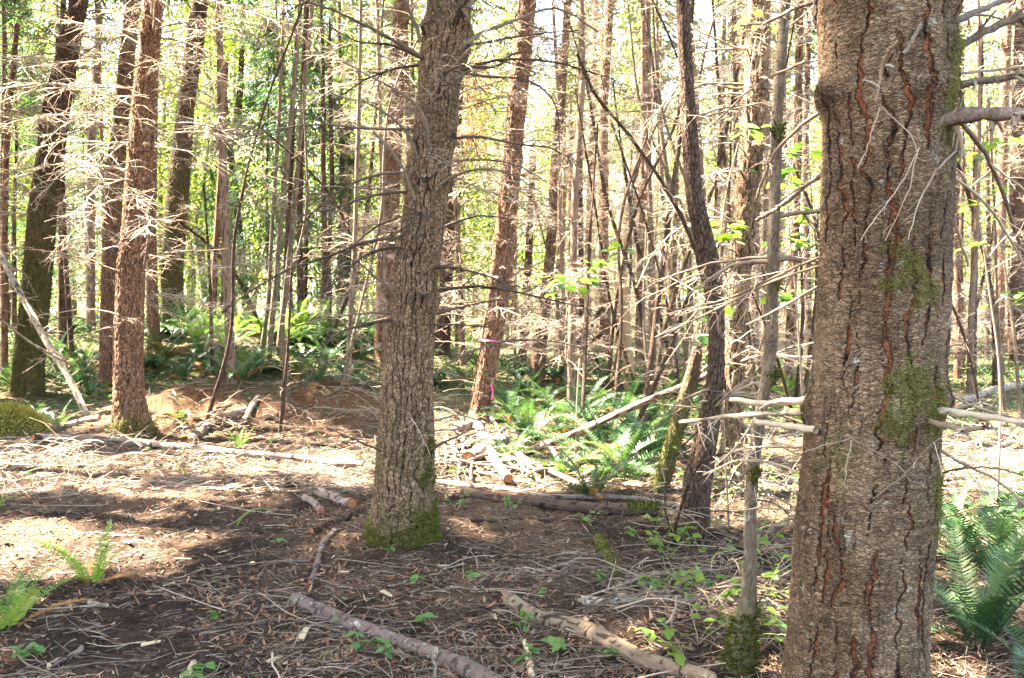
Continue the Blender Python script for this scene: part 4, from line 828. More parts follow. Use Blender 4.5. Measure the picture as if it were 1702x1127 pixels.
fern(gp(-4, 845), .36, 5, g, 'y', 'bright fern frond reaching in over the sunny ground')
fern(gp(8, 1045), .5, 12, g, 'y', 'green fern with a drooping brown frond by bare dark soil', brown=3, upright=True)
fern(gp(514, 1108), .12, 3, g, 'y', 'tiny upright fern sprig below the purple-grey log', spread=.3)
fern(gp(530, 728), .2, 4, g, 'g', 'little dark fern low on the red soil')
fern(gp(300, 700), .62, 9, g, 'g', 'half-withered fern leaning from the mound toward the red-brown trunk', brown=5)
# far ferns as single meshes
fm = []
for i in range(3):
    mb = MB(); g2 = np.random.default_rng(650 + i)
    for k in range(12):
        a = k * 2.4; L = g2.uniform(.6, 1); t = np.linspace(0, 1, 7); el = 1.1 - 1.9 * t; r = np.cumsum(np.cos(el)) * L / 7; z = np.cumsum(np.sin(el)) * L / 7
        c = np.stack([np.cos(a) * r, np.sin(a) * r, z], 1); s = np.array([-math.sin(a), math.cos(a), 0]) * (.11 * L * np.sin(np.linspace(.3, 1, 7) * math.pi))[:, None]
        V = np.concatenate([c - s, c, c + s]); j = np.arange(6); mb.add(V, np.concatenate([np.stack([j, j + 1, j + 8, j + 7], 1), np.stack([j + 7, j + 8, j + 15, j + 14], 1)]), a=g2.random())
    fm.append(mb.mesh('sword_fern', FERN, False))
n = 0
while n < 130:
    y = g.uniform(17, 48); x = g.uniform(-.62, .62) * y
    if x > -1 and y < 20: continue
    o = link('sword_fern', fm[n % 3], None, 'small far fern on the floor of the deep wood', 'fern', 'far ferns among the deep trunks', loc=G(x, y) - [0, 0, .03]); s = g.uniform(.7, 1.25); o.scale = (s, s, s); o.rotation_euler[2] = g.uniform(0, 6.28); n += 1

# ------------------------------------------------------------------ logs, poles, sticks
def log(name, pix, w0, w1, label, mat=BARK_LOG, seed=0, lift=0.45, ends=(True, True), cat='log', group=None, cut=WOOD_CUT, sides=18, bow=.01, cell=(.03, .06), moss=(), depths=None, rough=.10, rag=False, twigs=0):
    rng = np.random.default_rng(seed)
    if depths is None: w3 = [gp(u, v) for u, v in pix]
    else: w3 = [P(u, v, d) for (u, v), d in zip(pix, depths)]
    w3 = np.array(w3); L = np.linalg.norm(np.diff(w3, axis=0), axis=1).sum(); n = max(10, int(L / .012)) if w3[0][1] < 6 else max(10, int(L / .03)) if w3[0][1] < 9 else max(10, int(L / .06))
    d0, d1 = w3[0][1], w3[-1][1]; r = np.linspace(w0 * d0 / F_PX / 2, w1 * d1 / F_PX / 2, n)
    pt = resample(w3, n)
    if depths is None:
        zz = terr(pt[:, 0], pt[:, 1]); k = max(3, n // 5) | 1; zz = np.convolve(np.pad(zz, k // 2, 'edge'), np.ones(k) / k, 'valid'); pt[:, 2] = zz + r * lift
    pt = pt + np.stack([bow * vnoise(np.linspace(0, 5, n) + seed * 3.1, np.full(n, .5 + c), s=seed) for c in range(3)], 1)
    T = nrm(np.gradient(pt, axis=0)); ref = np.array([0, 0, 1.0]); N1 = nrm(np.cross(T, ref)); N2 = np.cross(N1, T)
    th = np.arange(sides) * 2 * math.pi / sides; s_ = np.linspace(0, L, n)[:, None]; rm = r.mean()
    cx, sy = np.cos(th)[None] * rm, np.sin(th)[None] * rm
    nz = fbm(cx / rm * 1.6 + 0 * s_, sy / rm * 1.6 + 0 * s_, s_ * 7, 3, seed + 5)
    rings = vnoise(0 * cx + s_ * 38, 0 * cx + sy / rm * .5, s=seed + 6)
    rr = r[:, None] * (1 + rough * nz + .035 * rings + .10 * vnoise(0 * cx + s_ * 4, 0 * cx + .5, s=seed + 7)) - .0025 * sstep(.2, .6, vnoise(np.cos(th)[None] * 3 + 0 * s_, np.sin(th)[None] * 3 + 0 * s_, s_ * 16, seed + 9))
    V = pt[:, None] + rr[..., None] * (np.cos(th)[None, :, None] * N1[:, None] + np.sin(th)[None, :, None] * N2[:, None])
    if rag: V[0] -= T[0] * (np.abs(rng.normal(size=sides)) * r[0] * .6)[:, None]
    ii = np.arange(n * sides).reshape(n, sides); i2 = np.roll(ii, -1, 1); Q = np.stack([ii[:-1], i2[:-1], i2[1:], ii[1:]], -1).reshape(-1, 4)
    ck = np.maximum(sstep(.35, .75, nz) * .8, .85 * sstep(.30, .55, vnoise(0 * cx + s_ * 55, np.cos(th)[None] * 1.3 + 0 * s_, np.sin(th)[None] * 1.3 + 0 * s_, seed + 8))); ms = np.zeros_like(nz)
    for a, b, amt in moss: ms = np.maximum(ms, amt * sstep(a - .05, a + .03, s_ / L) * sstep(b + .05, b - .03, s_ / L) * sstep(-.5, .3, np.sin(th)[None] + .6 * nz))
    e = link(name, None, None, label, cat, group)
    e.location = pt[0]
    V0 = V - pt[0]
    me = mesh_from('bark', V0.reshape(-1, 3), Q, None, mat, {'crack': ck.ravel(), 'plate': np.clip(.5 + .5 * nz, 0, 1).ravel(), 'moss': ms.ravel(), 'tint': np.clip(.5 + .5 * nz, 0, 1).ravel()})
    link('bark', me, e)
    if moss and ms.max() > .5:
        no = np.array([0, 0, 1.0])
        k = np.where(ms.ravel() > .5)[0]; k = rng.choice(k, 900); o = link('moss', tuft_mesh(V0.reshape(-1, 3)[k] + rng.normal(size=(900, 3)) * .006, np.tile(no, (900, 1)), rng, .025, .004), e); o['kind'] = 'stuff'
    for side, on in ((0, ends[0]), (-1, ends[1])):
        if not on: continue
        ring = V0[side]; c = ring.mean(0) + (T[side] * (.002 if side else -.002)) ; mid_ = c + (ring - c) * .55 + rng.normal(size=ring.shape) * r[side] * .04; m2 = mid_.mean(0) + T[side] * (.08 * r[side] * (1 if side else -1))
        Vc = np.concatenate([ring, mid_, [m2]]); j = np.arange(sides); j2 = (j + 1) % sides
        me = mesh_from('cut_end', Vc, np.stack([j, j2, j2 + sides, j + sides], 1), np.stack([j + sides, j2 + sides, np.full(sides, 2 * sides)], 1), cut, {'tint': np.concatenate([np.full(sides, .2), np.full(sides, .75), [.3]])}, False)
        link('cut_end', me, e)
    if twigs:
        K, KL = kids(pt[None] - pt[0], np.array([L]), twigs, .1, .95, .12, rng, flat=.2, droop=-.1); mb = MB(); V, Q = tubes(K, taper(len(K), 4, rm * .25, .002), 4); mb.add(V, Q, a=.5); link('twigs', mb.mesh('twigs', TWIG), e)
    return e
PURP = bark_mat('bark_purple_grey', (0.17, 0.118, 0.097), (0.07, 0.046, 0.038), (0.05, 0.03, 0.028), flat=False, lich=0.16)
BIRCHY = bark_mat('bark_flaky_tan', (0.25, 0.175, 0.115), (0.11, 0.073, 0.048), (0.04, 0.025, 0.017), flat=True, lich=0.15)
ROTTEN = bark_mat('bark_rotten_brown', (0.10, 0.062, 0.048), (0.05, 0.03, 0.024), (0.018, 0.011, 0.009), lich=0.0)
LOGPALE = bark_mat('bark_lichen_grey', (0.27, 0.215, 0.165), (0.10, 0.076, 0.058), (0.04, 0.03, 0.022), lichen=(0.45, 0.44, 0.38), lich=0.22)
log('fallen_log', [(488, 1006), (560, 1036), (650, 1075), (740, 1112), (850, 1160)], 25, 31, 'purple-grey bare log slanting over dark soil with a stub end', PURP, 1, rough=.07)
log('fallen_log', [(846, 1002), (885, 1025), (950, 1048), (1030, 1085), (1100, 1112), (1180, 1150)], 26, 32, 'flaky tan log with a splintered broken end', BIRCHY, 2, rag=True, cut=WOOD_RAW, rough=.06)
log('fallen_log', [(974, 1004), (1080, 1008), (1200, 1010), (1320, 1014)], 17, 15, 'brown log with a jagged pale end reaching the scaly trunk', LOGPALE, 3, rag=True, cut=WOOD_RAW)
log('fallen_log', [(992, 898), (1006, 925), (1020, 955), (1034, 1000)], 17, 20, 'short log covered in green moss with a bare pale tip', BIRCHY, 4, moss=((0, .75, 1.0),), cut=WOOD_RAW)
log('fallen_log', [(770, 823), (850, 838), (950, 848), (1040, 853), (1096, 858)], 14, 24, 'smooth dark rotten log with a tuft of moss on one end', ROTTEN, 5, lift=.75, moss=((.88, 1.0, 1.0),), ends=(True, True), cut=ROTTEN, rough=.05)
log('fallen_log', [(724, 802), (800, 812), (900, 825), (1000, 830), (1135, 846)], 11, 9, 'thin lichen-grey log lying just behind the dark rotten log', LOGPALE, 6, twigs=8)
log('fallen_branch', [(736, 866), (840, 868), (944, 871)], 7, 5, 'straight dark stick lying in front of the rotten log', BARK_DARK, 7, cat='stick')
log('fallen_log', [(60, 736), (149, 738), (260, 746), (400, 760), (500, 768), (605, 780)], 15, 13, 'long lichen-spotted log lying across the sunny ground', BARK_LOG, 8, twigs=10, lift=.8)
log('fallen_branch', [(56, 738), (95, 735), (143, 728)], 11, 8, 'dark curved branch beside the sunny moss hummock', BARK_DARK, 9, cat='stick', lift=1.4)
log('fallen_branch', [(167, 798), (270, 806), (380, 815)], 6, 6, 'pale thin pole lying in the sunny litter', LOGPALE, 10, cat='stick')
log('fallen_log', [(316, 742), (340, 722), (362, 706), (408, 690)], 13, 13, 'curved brown log climbing the dirt mound', BARK_LOG, 11, lift=1.2)
log('fallen_branch', [(401, 712), (415, 690), (430, 664)], 10, 9, 'grey stick leaning up the red soil of the mound', LOGPALE, 12, lift=1.4, cat='stick')
log('fallen_branch', [(515, 977), (524, 945), (538, 912), (556, 884)], 10, 12, 'bent grey branch leading to the mossy foot of the plated trunk', PURP, 13, cat='stick')
log('fallen_log', [(518, 892), (555, 876), (600, 856)], 9, 13, 'dark stick propped against the soil hump by the plated trunk', BARK_DARK, 14, lift=1.2)
log('cut_log', [(584, 850), (566, 841), (530, 826)], 18, 16, 'short cut log with an orange sawn end beside the plated trunk', BARK_LOG, 15, lift=.9)
log('cut_log', [(533, 858), (520, 842), (505, 832)], 12, 11, 'small cut piece with a dark end lying by the sawn log', BARK_LOG, 16, lift=.9)
log('cut_log', [(752, 738), (768, 728), (800, 722)], 17, 16, 'log with a round orange sawn end by the pile of poles', BARK_LOG, 17, lift=2.0)
log('cut_log', [(778, 778), (800, 765), (836, 742)], 26, 22, 'thick cut log in the sunlit pile', BARK_LOG, 18, lift=1.0)
log('fallen_log', [(845, 808), (820, 775), (795, 725)], 15, 17, 'sunlit pale pole lying end-on in the cut pile', LOGPALE, 19, lift=1.8)
log('fallen_log', [(832, 758), (880, 780), (930, 800), (1000, 836)], 10, 8, 'pale slender pole slanting down from the sunlit pile', LOGPALE, 20, lift=2.2)
log('fallen_log', [(745, 745), (830, 752), (950, 752), (1020, 752)], 9, 8, 'brown pole lying along the edge of the fern bed', BARK_LOG, 22, lift=1.4)
log('leaning_pole', [(855, 760), (960, 718), (1060, 672), (1150, 634), (1186, 616)], 14, 10, 'long bare pole leaning up across the fern bed', BARK_LOG, 21, depths=(10.7, 10.0, 9.2, 8.5, 8.2), ends=(True, True))
log('fallen_log', [(1185, 895), (1240, 905), (1330, 915)], 17, 15, 'dark log lying in the brush behind the slim alder', ROTTEN, 23)
log('fallen_branch', [(846, 972), (900, 950), (965, 936)], 9, 6, 'crooked pale branch lying on needle litter', LOGPALE, 24, cat='stick', lift=1.2, twigs=3)
log('fallen_branch', [(872, 1062), (878, 1095), (884, 1135)], 9, 12, 'peeled pale stick between the two slanting logs', WOOD_RAW, 25, cat='stick', cut=WOOD_RAW)
log('fallen_branch', [(300, 1127), (312, 1118), (323, 1107)], 9, 9, 'peeled white stick end on bare soil', WOOD_RAW, 26, cat='stick', cut=WOOD_RAW)
log('fallen_branch', [(85, 1105), (115, 1090), (136, 1080)], 11, 10, 'short brown broken stick by the green fern', BARK_LOG, 27, cat='stick', cut=WOOD_RAW)
log('fallen_branch', [(148, 1008), (162, 1012), (178, 1014)], 11, 10, 'stubby grey stick on dark soil', BARK_LOG, 28, cat='stick', cut=WOOD_RAW)
log('fallen_log', [(1085, 1108), (1110, 1090), (1136, 1086)], 17, 14, 'black charred-looking log end under the brush', ROTTEN, 29)
log('fallen_branch', [(725, 1075), (722, 1100), (724, 1130)], 6, 6, 'pale forked stick standing up beside the purple-grey log', LOGPALE, 30, cat='stick', depths=(4.2, 4.1, 4.0), ends=(False, False))
log('fallen_log', [(60, 720), (95, 714), (165, 700)], 14, 13, 'short birch length lying below the pale leaning birch', LOGPALE, 31)
log('fallen_log', [(310, 572), (400, 566), (500, 572)], 6, 6, 'grey log lying among the far ferns', LOGPALE, 32, lift=3)
log('fallen_log', [(380, 588), (450, 586), (560, 592)], 6, 5, 'thin brown log behind the mound ferns', BARK_LOG, 33, lift=3)
log('fallen_log', [(1702, 660), (1660, 665), (1590, 690)], 13, 11, 'mossy grey log leaning in the brush beyond the scaly trunk', LOGPALE, 34, lift=3)
for i, (u, v, du, dv) in enumerate(((440, 700, 50, 14), (470, 722, 70, 6), (500, 690, 40, 22), (380, 726, 40, 12), (540, 716, 60, 10), (420, 735, 70, 6), (560, 742, 50, -4), (350, 690, 30, -18), (610, 730, -40, 10))):
    log('root', [(u, v), (u + du * .5, v + dv * .3), (u + du, v + dv)], 7, 3, 'torn root poking out of the red soil of the mound', BARK_DARK if i % 2 else BARK_LOG, 840 + i, lift=.9, cat='root', group='torn roots on the dirt mound', ends=(False, False), sides=8, bow=.06)
g = np.random.default_rng(71)
for i in range(24):
    u, v = 812 + g.normal() * 48, 768 + g.normal() * 24; a = g.uniform(0, 3.14); L = g.uniform(35, 90); w_ = g.uniform(4, 9)
    log('split_wood', [(u - math.cos(a) * L, v - math.sin(a) * L * .35), (u, v), (u + math.cos(a) * L, v + math.sin(a) * L * .35)], w_, w_ * .7, 'splintered pale piece of wood crossing the sunlit pile', LOGPALE if i % 3 else BARK_LOG, 860 + i, lift=g.uniform(1, 5), cat='wood', group='splintered wood of the sunlit pile', cut=WOOD_RAW, rag=bool(i % 2), sides=9, bow=.03)
# leaning dead birch
log('leaning_birch', [(-10, 405), (30, 480), (71, 557), (117, 635), (149, 706)], 10, 12, 'pale lichen-covered birch leaning against the mossy dark trunk', LOGPALE, 35, depths=(15.5, 14.9, 14.3, 13.8, 13.4), ends=(True, False), cat='tree', twigs=30)
log('leaning_pole', [(0, 530), (60, 575), (120, 608)], 4, 4, 'thin grey dead pole crossing the mossy trunk', LOGPALE, 36, depths=(12.5, 13, 13.4), ends=(False, False), cat='pole')
log('leaning_pole', [(905, 610), (960, 570), (1002, 510)], 7, 8, 'dark fallen stem slanting between the far trunks', BARK_DARK, 37, depths=(22, 21.5, 21), ends=(False, False), cat='pole')
log('leaning_pole', [(925, 632), (950, 595), (1000, 555)], 6, 6, 'second dark stem slanting over the fern bed', BARK_DARK, 38, depths=(22, 21.8, 21.5), ends=(False, False), cat='pole')
# dead saplings crossing the view
def dead_sapling(pix, d0, d1, w0, w1, label, m=8, ml=.2):
    e = link('dead_sapling', None, None, label, 'sapling'); b = gp(*pix[0])
    hand_branch(e, pix, d0 or b[1], d1 or b[1], w0, w1, mat=BARK_DARK, m=m, ml=ml, name='stem', n=24)
    return e
dead_sapling([(1240, 735), (1205, 640), (1180, 520), (1150, 400), (1050, 230), (985, 150), (960, 90)], 8.4, 7.5, 9, 5, 'dead whip arching diagonally over the bent dark trunk')
dead_sapling([(1060, 700), (1110, 590), (1150, 480), (1200, 400), (1260, 360)], 11, 10, 9, 5, 'brown dead whip leaning out of the fern bed')
dead_sapling([(1117, 905), (1130, 850), (1165, 770), (1230, 745)], 6.6, 5.5, 6, 4, 'grey curved whip rising beside the bent trunk foot')
dead_sapling([(1120, 900), (1105, 840), (1120, 760), (1180, 700)], 6.6, 6.3, 4, 3, 'slender grey whip bowing over the rotten log end', m=10)
dead_sapling([(440, 560), (400, 470), (350, 410), (300, 370)], 20, 17, 7, 4, 'dark dead whip leaning across behind the mound ferns')
dead_sapling([(556, 545), (590, 450), (560, 340), (510, 280), (430, 210)], 16, 14, 7, 3, 'dark arching whip among the alder stems')

g = np.random.default_rng(61)
for i in range(34):
    u = g.uniform(930, 1360) if i < 24 else (g.uniform(1590, 1700) if i < 29 else g.uniform(300, 620)); v = g.uniform(610, 730); b = gp(u, v); k = g.normal() * 70
    pix = [(u, v), (u + k * .3 + g.normal() * 8, v - 150), (u + k * .8 + g.normal() * 14, v - 320), (u + k * 1.5 + g.normal() * 20, v - 520), (u + k * 2.1 + g.normal() * 24, v - 700)][: int(g.integers(3, 6))]
    e = link('dead_sapling', None, None, 'bare dead whip standing thin and crooked among the trunks', 'sapling', 'bare dead whips among the trunks')
    hand_branch(e, pix, b[1], b[1] + g.normal() * .8, g.uniform(5, 9), 3, mat=BARK_DARK if i % 3 else BARK_ALDER, m=16, ml=.14, name='stem', n=24, rng=g, tr=.0035)
# small dead sticks strewn on the floor, one by one
sv = []
for i in range(8):
    g2 = np.random.default_rng(700 + i); pt = grow(np.array([[-.5, 0, 0.0]]), np.array([[1.0, 0, 0]]), np.array([1.0]), 9, 0.0, 0.34, g2); pt[..., 2] = np.abs(pt[..., 2]) * .3 + .008
    mb = MB(); V, Q = tubes(pt, taper(1, 9, .0085, .004), 6); mb.add(V, Q, a=g2.random())
    K, _ = kids(pt, np.array([1.0]), 3, .25, .9, .3, g2, flat=.7, droop=.1); K[..., 2] = np.abs(K[..., 2]) * .6; V, Q = tubes(K, taper(3, 4, .004, .002), 4); mb.add(V, Q, a=g2.random())
    sv.append((mb.mesh('stick', TWIG if i % 3 else BARK_LOG)))
g = np.random.default_rng(37)
for i in range(210):
    y = 3.9 + 11 * g.random() ** 1.7; x = g.uniform(-.6, .6) * y
    if i < 70: y = g.uniform(3.9, 6.5); x = g.uniform(-.02, .5) * y
    s = g.uniform(.2, .75) if i >= 70 else g.uniform(.2, .7); b = G(x, y)
    sl = (float(terr(x + .2, y)) - float(terr(x - .2, y))) / .4
    pale = not (i % 8) % 3 == 0
    o = link('stick', sv[i % 8], None, 'thin brown dead stick lying loose on the forest floor' if (i % 8) % 3 else 'thin dark-barked dead stick lying loose on the forest floor', 'stick', 'brown sticks strewn on the floor' if (i % 8) % 3 else 'dark-barked sticks strewn on the floor', loc=b + [0, 0, .012 * s])
    o.scale = (s, s, s * 1.2 if s < .5 else s); a = g.uniform(-.6, .6) + (math.pi if g.random() < .5 else 0); a = a if g.random() < .7 else g.uniform(0, 6.28)
    sx = (float(terr(x + .2 * math.cos(a), y + .2 * math.sin(a))) - float(terr(x - .2 * math.cos(a), y - .2 * math.sin(a)))) / .4
    o.rotation_mode = 'XYZ'; o.rotation_euler = (g.normal() * .2, -math.atan(sx), a)

# litter, uncountable
g = np.random.default_rng(41)
def scatter(n, ymin, ymax, p, xm=.62):
    y = ymin + (ymax - ymin) * g.random(n) ** p; x = g.uniform(-xm, xm, n) * (y + .4); return x, y
def flakes(n, ymin, ymax, p, smin, smax, asp, name, mat, label, dens=None, tilt=.35, hue=None):
    x, y = scatter(n, ymin, ymax, p)
    if dens is not None: k = g.random(n) < dens(x, y); x, y = x[k], y[k]; n = len(x)
    z = terr(x, y) + .016 * fbm(x * 14, y * 14, o=2, s=21); c = np.stack([x, y, z + .006], 1); a = g.uniform(0, 6.28, n)
    d = nrm(np.stack([np.cos(a), np.sin(a), g.normal(size=n) * tilt], 1)); s = nrm(np.cross(d, np.array([0, 0, 1.0]) + g.normal(size=(n, 3)) * tilt))
    l = (g.uniform(0, 1, (n, 1)) ** 2.2 * (smax - smin) + smin) * .5; w_ = l * g.uniform(asp[0], asp[1], (n, 1)); up = np.array([0, 0, 1.0]) * l * g.uniform(-.1, .5, (n, 1))
    V = np.stack([c - d * l, c + s * w_ - d * l * .3, c + s * w_ * .8 + d * l * .4 + up * .5, c + d * l + up, c - s * w_ + d * l * .3 + up * .3, c - s * w_ * .8 - d * l * .4], 1).reshape(-1, 3)
    b = np.arange(n)[:, None] * 6; Q = np.concatenate([b + [[0, 1, 2, 5]], b + [[5, 2, 3, 4]]])
    return link(name, MB().add(V, Q, a=np.repeat(g.random(n), 6)).mesh(name, mat, False), None, label, 'litter', None, 'stuff')
LITTER = simple('litter_flake', [(0.15, (0.03, 0.016, 0.010)), (0.42, (0.09, 0.047, 0.028)), (0.68, (0.21, 0.125, 0.075)), (0.88, (0.42, 0.33, 0.23))], 20)
LITTER_RED = simple('litter_red', [(0.2, (0.085, 0.028, 0.013)), (0.5, (0.19, 0.078, 0.04)), (0.8, (0.35, 0.2, 0.12))], 20)
soil = lambda x, y: np.clip(.35 + .9 * sstep(-.5, .6, fbm(x * .8, y * .8, s=41)) - .75 * np.exp(-((x + .7) / .9) ** 2 - ((y - 6.1) / .7) ** 2) - .5 * np.exp(-((x + 2) / .8) ** 2 - ((y - 4.4) / .5) ** 2), .06, 1)
flakes(80000, 3.7, 16, 1.6, .008, .055, (.15, .5), 'leaf_litter', LITTER, 'brown and tan leaf and bark flakes on the forest floor', soil)
flakes(40000, 3.7, 20, 1.5, .02, .10, (.05, .2), 'needle_litter', LITTER_RED, 'red-brown dead fern and needle bits on the forest floor', lambda x, y: np.clip(soil(x, y) * (.4 + .9 * sstep(.5, -1.5, x)), 0, 1), .5)
n = 34000; x, y = scatter(n, 3.7, 16, 1.6); k = g.random(n) < .25 + .75 * soil(x, y); x, y = x[k], y[k]; n = len(x); c = np.stack([x, y, terr(x, y) + .016 * fbm(x * 14, y * 14, o=2, s=21) + .006], 1); a = g.uniform(0, 6.28, n)
Pt = grow(c, np.stack([np.cos(a), np.sin(a), g.uniform(-.05, .25, n)], 1), g.uniform(.04, .30, n) * g.uniform(.4, 1, n), 4, .25, .25, g)
V, Q = tubes(Pt, taper(n, 4, g.uniform(.001, .0042, n), .0009), 3)
link('twig_litter', MB().add(V, Q, a=np.repeat(g.random(n), 12)).mesh('twig_litter', TWIG_FLOOR, False), None, 'fine dead twigs scattered all over the forest floor', 'litter', None, 'stuff')
# coarser debris and low green cover further back
n = 26000; y = 8.5 + 26 * g.random(n) ** 1.4; x = g.uniform(-.62, .62, n) * y; c = np.stack([x, y, terr(x, y) + .01], 1); a = g.uniform(0, 6.28, n)
Pt = grow(c, np.stack([np.cos(a), np.sin(a), g.uniform(-.05, .5, n)], 1), g.uniform(.08, .6, n) * g.uniform(.4, 1, n), 4, .6, .3, g)
V, Q = tubes(Pt, taper(n, 4, g.uniform(.002, .007, n), .0015), 3)
link('brushwood_litter', MB().add(V, Q, a=np.repeat(g.random(n), 12)).mesh('brushwood_litter', TWIG, False), None, 'broken dead twigs strewn between the trunks further back', 'litter', None, 'stuff')
n = 60000; y = 9.0 + 34 * g.random(n) ** 1.25; x = g.uniform(-.62, .62, n) * y
k = g.random(n) < np.clip(sstep(-.1, .55, fbm(x * .55, y * .55, o=3, s=88)) * sstep(13.5, 17, y) * 1.1, 0.015, 1) ; x, y = x[k], y[k]
hg = .05 + .35 * sstep(12, 26, y) * g.random(len(x)) ** 1.5; V, Q, a = leaf_cloud(np.stack([x, y, terr(x, y) + hg * g.random(len(x))], 1), g, 3, .075, .06)
link('undergrowth', MB().add(V, Q, a=a).mesh('undergrowth', LEAF_LOW, False), None, 'low green leafy cover between the trunks', 'undergrowth', None, 'stuff')
# clods and pebbles
n = 16000; x, y = scatter(n, 3.7, 9, 1.3); s = .003 + .015 * g.random(n) ** 4; c = np.stack([x, y, terr(x, y) + .016 * fbm(x * 14, y * 14, o=2, s=21) + s * .2], 1)
oc = np.array([[1, 0, 0], [-1, 0, 0], [0, 1, 0], [0, -1, 0], [0, 0, .8], [0, 0, -.6]]); ot = np.array([[0, 2, 4], [2, 1, 4], [1, 3, 4], [3, 0, 4], [2, 0, 5], [1, 2, 5], [3, 1, 5], [0, 3, 5]])
V = (c[:, None] + s[:, None, None] * oc[None] * g.uniform(.6, 1.3, (n, 6, 1))).reshape(-1, 3); T = (np.arange(n)[:, None, None] * 6 + ot[None]).reshape(-1, 3)
CLOD = simple('soil_clod', [(0.2, (0.014, 0.009, 0.007)), (0.6, (0.045, 0.03, 0.022)), (0.95, (0.13, 0.095, 0.07))], 30)
link('soil_crumbs', MB().add(V, None, T, a=np.repeat(g.random(n), 6)).mesh('soil_crumbs', CLOD, True), None, 'crumbs of dark soil and grit on the floor', 'soil', None, 'stuff')

# wood chips and pine cones, single things
chip = MB(); chip.add(np.array([[-1, -.28, 0], [1, -.18, .05], [1.1, .2, .05], [-.9, .3, 0], [-.95, -.25, .14], [.95, -.15, .16], [1.0, .16, .15], [-.85, .26, .13]]), np.array([[0, 1, 5, 4], [1, 2, 6, 5], [2, 3, 7, 6], [3, 0, 4, 7], [4, 5, 6, 7], [0, 3, 2, 1]]), a=.7); chipm = chip.mesh('wood_chip', WOOD_RAW, False)
for i, (u, v, s, a) in enumerate(((303, 930, .055, .1), (212, 908, .05, 2.6), (240, 985, .05, 1.2), (420, 945, .06, 1.9), (370, 920, .05, -.9), (570, 958, .04, -.3), (250, 1080, .045, .4), (645, 1000, .05, -.5), (280, 975, .04, .8), (505, 1058, .07, 1.5), (455, 1105, .06, 1.2), (640, 875, .04, 1.), (735, 940, .04, .2))):
    o = link('wood_chip', chipm, None, 'pale splinter of wood lying on the dark soil', 'wood chip', 'pale wood splinters on the soil', loc=gp(u, v) + [0, 0, .008]); o.scale = (s, s * 1.1, s); o.rotation_euler = (g.normal() * .15, g.normal() * .15, a)
mb = MB(); nn = 60; t = np.linspace(0, 1, nn); a = t * nn * 2.4; r = .5 * np.sin(np.clip(t, .06, .96) * math.pi) ** .6
for k in range(nn):
    c = np.array([math.cos(a[k]) * r[k], math.sin(a[k]) * r[k], t[k] * 2]); o_ = np.array([math.cos(a[k]), math.sin(a[k]), .55]); s_ = np.array([-math.sin(a[k]), math.cos(a[k]), 0])
    mb.add([c * [.3, .3, 1] - s_ * .1, c * [.3, .3, 1] + s_ * .1, c + s_ * .18 + o_ * .08, c - s_ * .18 + o_ * .08, c + o_ * .22], [[0, 1, 2, 3]], [[3, 2, 4]], a=.2)
conem = mb.mesh('fir_cone', simple('cone_scale', [(0.1, (0.05, 0.025, 0.015)), (0.7, (0.19, 0.10, 0.055))], 9), False)
for i, (u, v) in enumerate(((385, 1040), (900, 940), (690, 1050), (500, 1000), (350, 900))):
    o = link('fir_cone', conem, None, 'small brown cone lying on the soil', 'cone', 'cones on the soil', loc=gp(u, v) + [0, 0, .014]); o.scale = (.022,) * 3; o.rotation_euler = (1.5, g.normal() * .2, g.uniform(0, 6))
# moss hummock at the sunny side, brush pile beside it
c = gp(14, 728); th = np.linspace(0, 2 * math.pi, 49)[:-1]; ph = np.linspace(0, 1, 20); TH, PH = np.meshgrid(th, ph)
rr = .46 * (1 + .18 * np.cos(2 * TH + 1) + .1 * vnoise(np.cos(TH) * 3, np.sin(TH) * 3, PH * 3, 8)); Vh = np.stack([np.cos(TH) * rr * np.cos(PH * 1.57) * 1.15, np.sin(TH) * rr * np.cos(PH * 1.57) * .8, .46 * np.sin(PH * 1.57) ** .8 - .08 + .03 * fbm(np.cos(TH) * 4, np.sin(TH) * 4, PH * 4, 3, 4)], -1)
ii = np.arange(20 * 48).reshape(20, 48); i2 = np.roll(ii, -1, 1); Qh = np.stack([ii[:-1], i2[:-1], i2[1:], ii[1:]], -1).reshape(-1, 4)
e = link('moss_hummock', None, None, 'sunlit hummock under yellow-green moss beside the brush pile', 'hummock', loc=c)
mh = mesh_from('mound', Vh.reshape(-1, 3), Qh, None, BARK_DARK, {'crack': np.zeros(960), 'plate': np.full(960, .3), 'moss': np.ones(960)}); link('mound', mh, e); k = g.integers(0, 960, 9000)
no = nrm(Vh.reshape(-1, 3) * [1, 1, 1.5]); o = link('moss', tuft_mesh(Vh.reshape(-1, 3)[k] + g.normal(size=(9000, 3)) * .03, no[k], g, .05, .008, mat=MOSS_Y), e); o['kind'] = 'stuff'
def brush(u, v, n, L, rx, ry, h, label, seed, mat=TWIG_PALE, rad=.006):
    g2 = np.random.default_rng(seed); c = gp(u, v); x = g2.normal(size=n) * rx; y = g2.normal(size=n) * ry; z = terr(c[0] + x, c[1] + y) - c[2] + g2.random(n) ** 1.5 * h; a = g2.normal(size=n) * .6 + (math.pi if seed % 2 else 0)
    mb = branch_set(np.stack([x, y, z + .01], 1), np.stack([np.cos(a), np.sin(a), .2 + .2 * g2.normal(size=n)], 1), g2.uniform(.4, 1, n) * L, rad * g2.uniform(.6, 1.3, n), g2, droop=.9, wob=.35, n=7, m=5, m2=2, twig_r=.003, ml=.35)
    return link('brush_pile', mb.mesh('brush_pile', mat), None, label, 'brush pile', None, None, loc=c)
brush(30, 775, 110, 1.2, .8, .35, .22, 'bleached twig brush heaped on the sunny ground below the moss hummock', 801)
brush(340, 715, 40, .8, .6, .3, .25, 'grey tangle of dead sticks piled against the dirt mound', 802, TWIG)
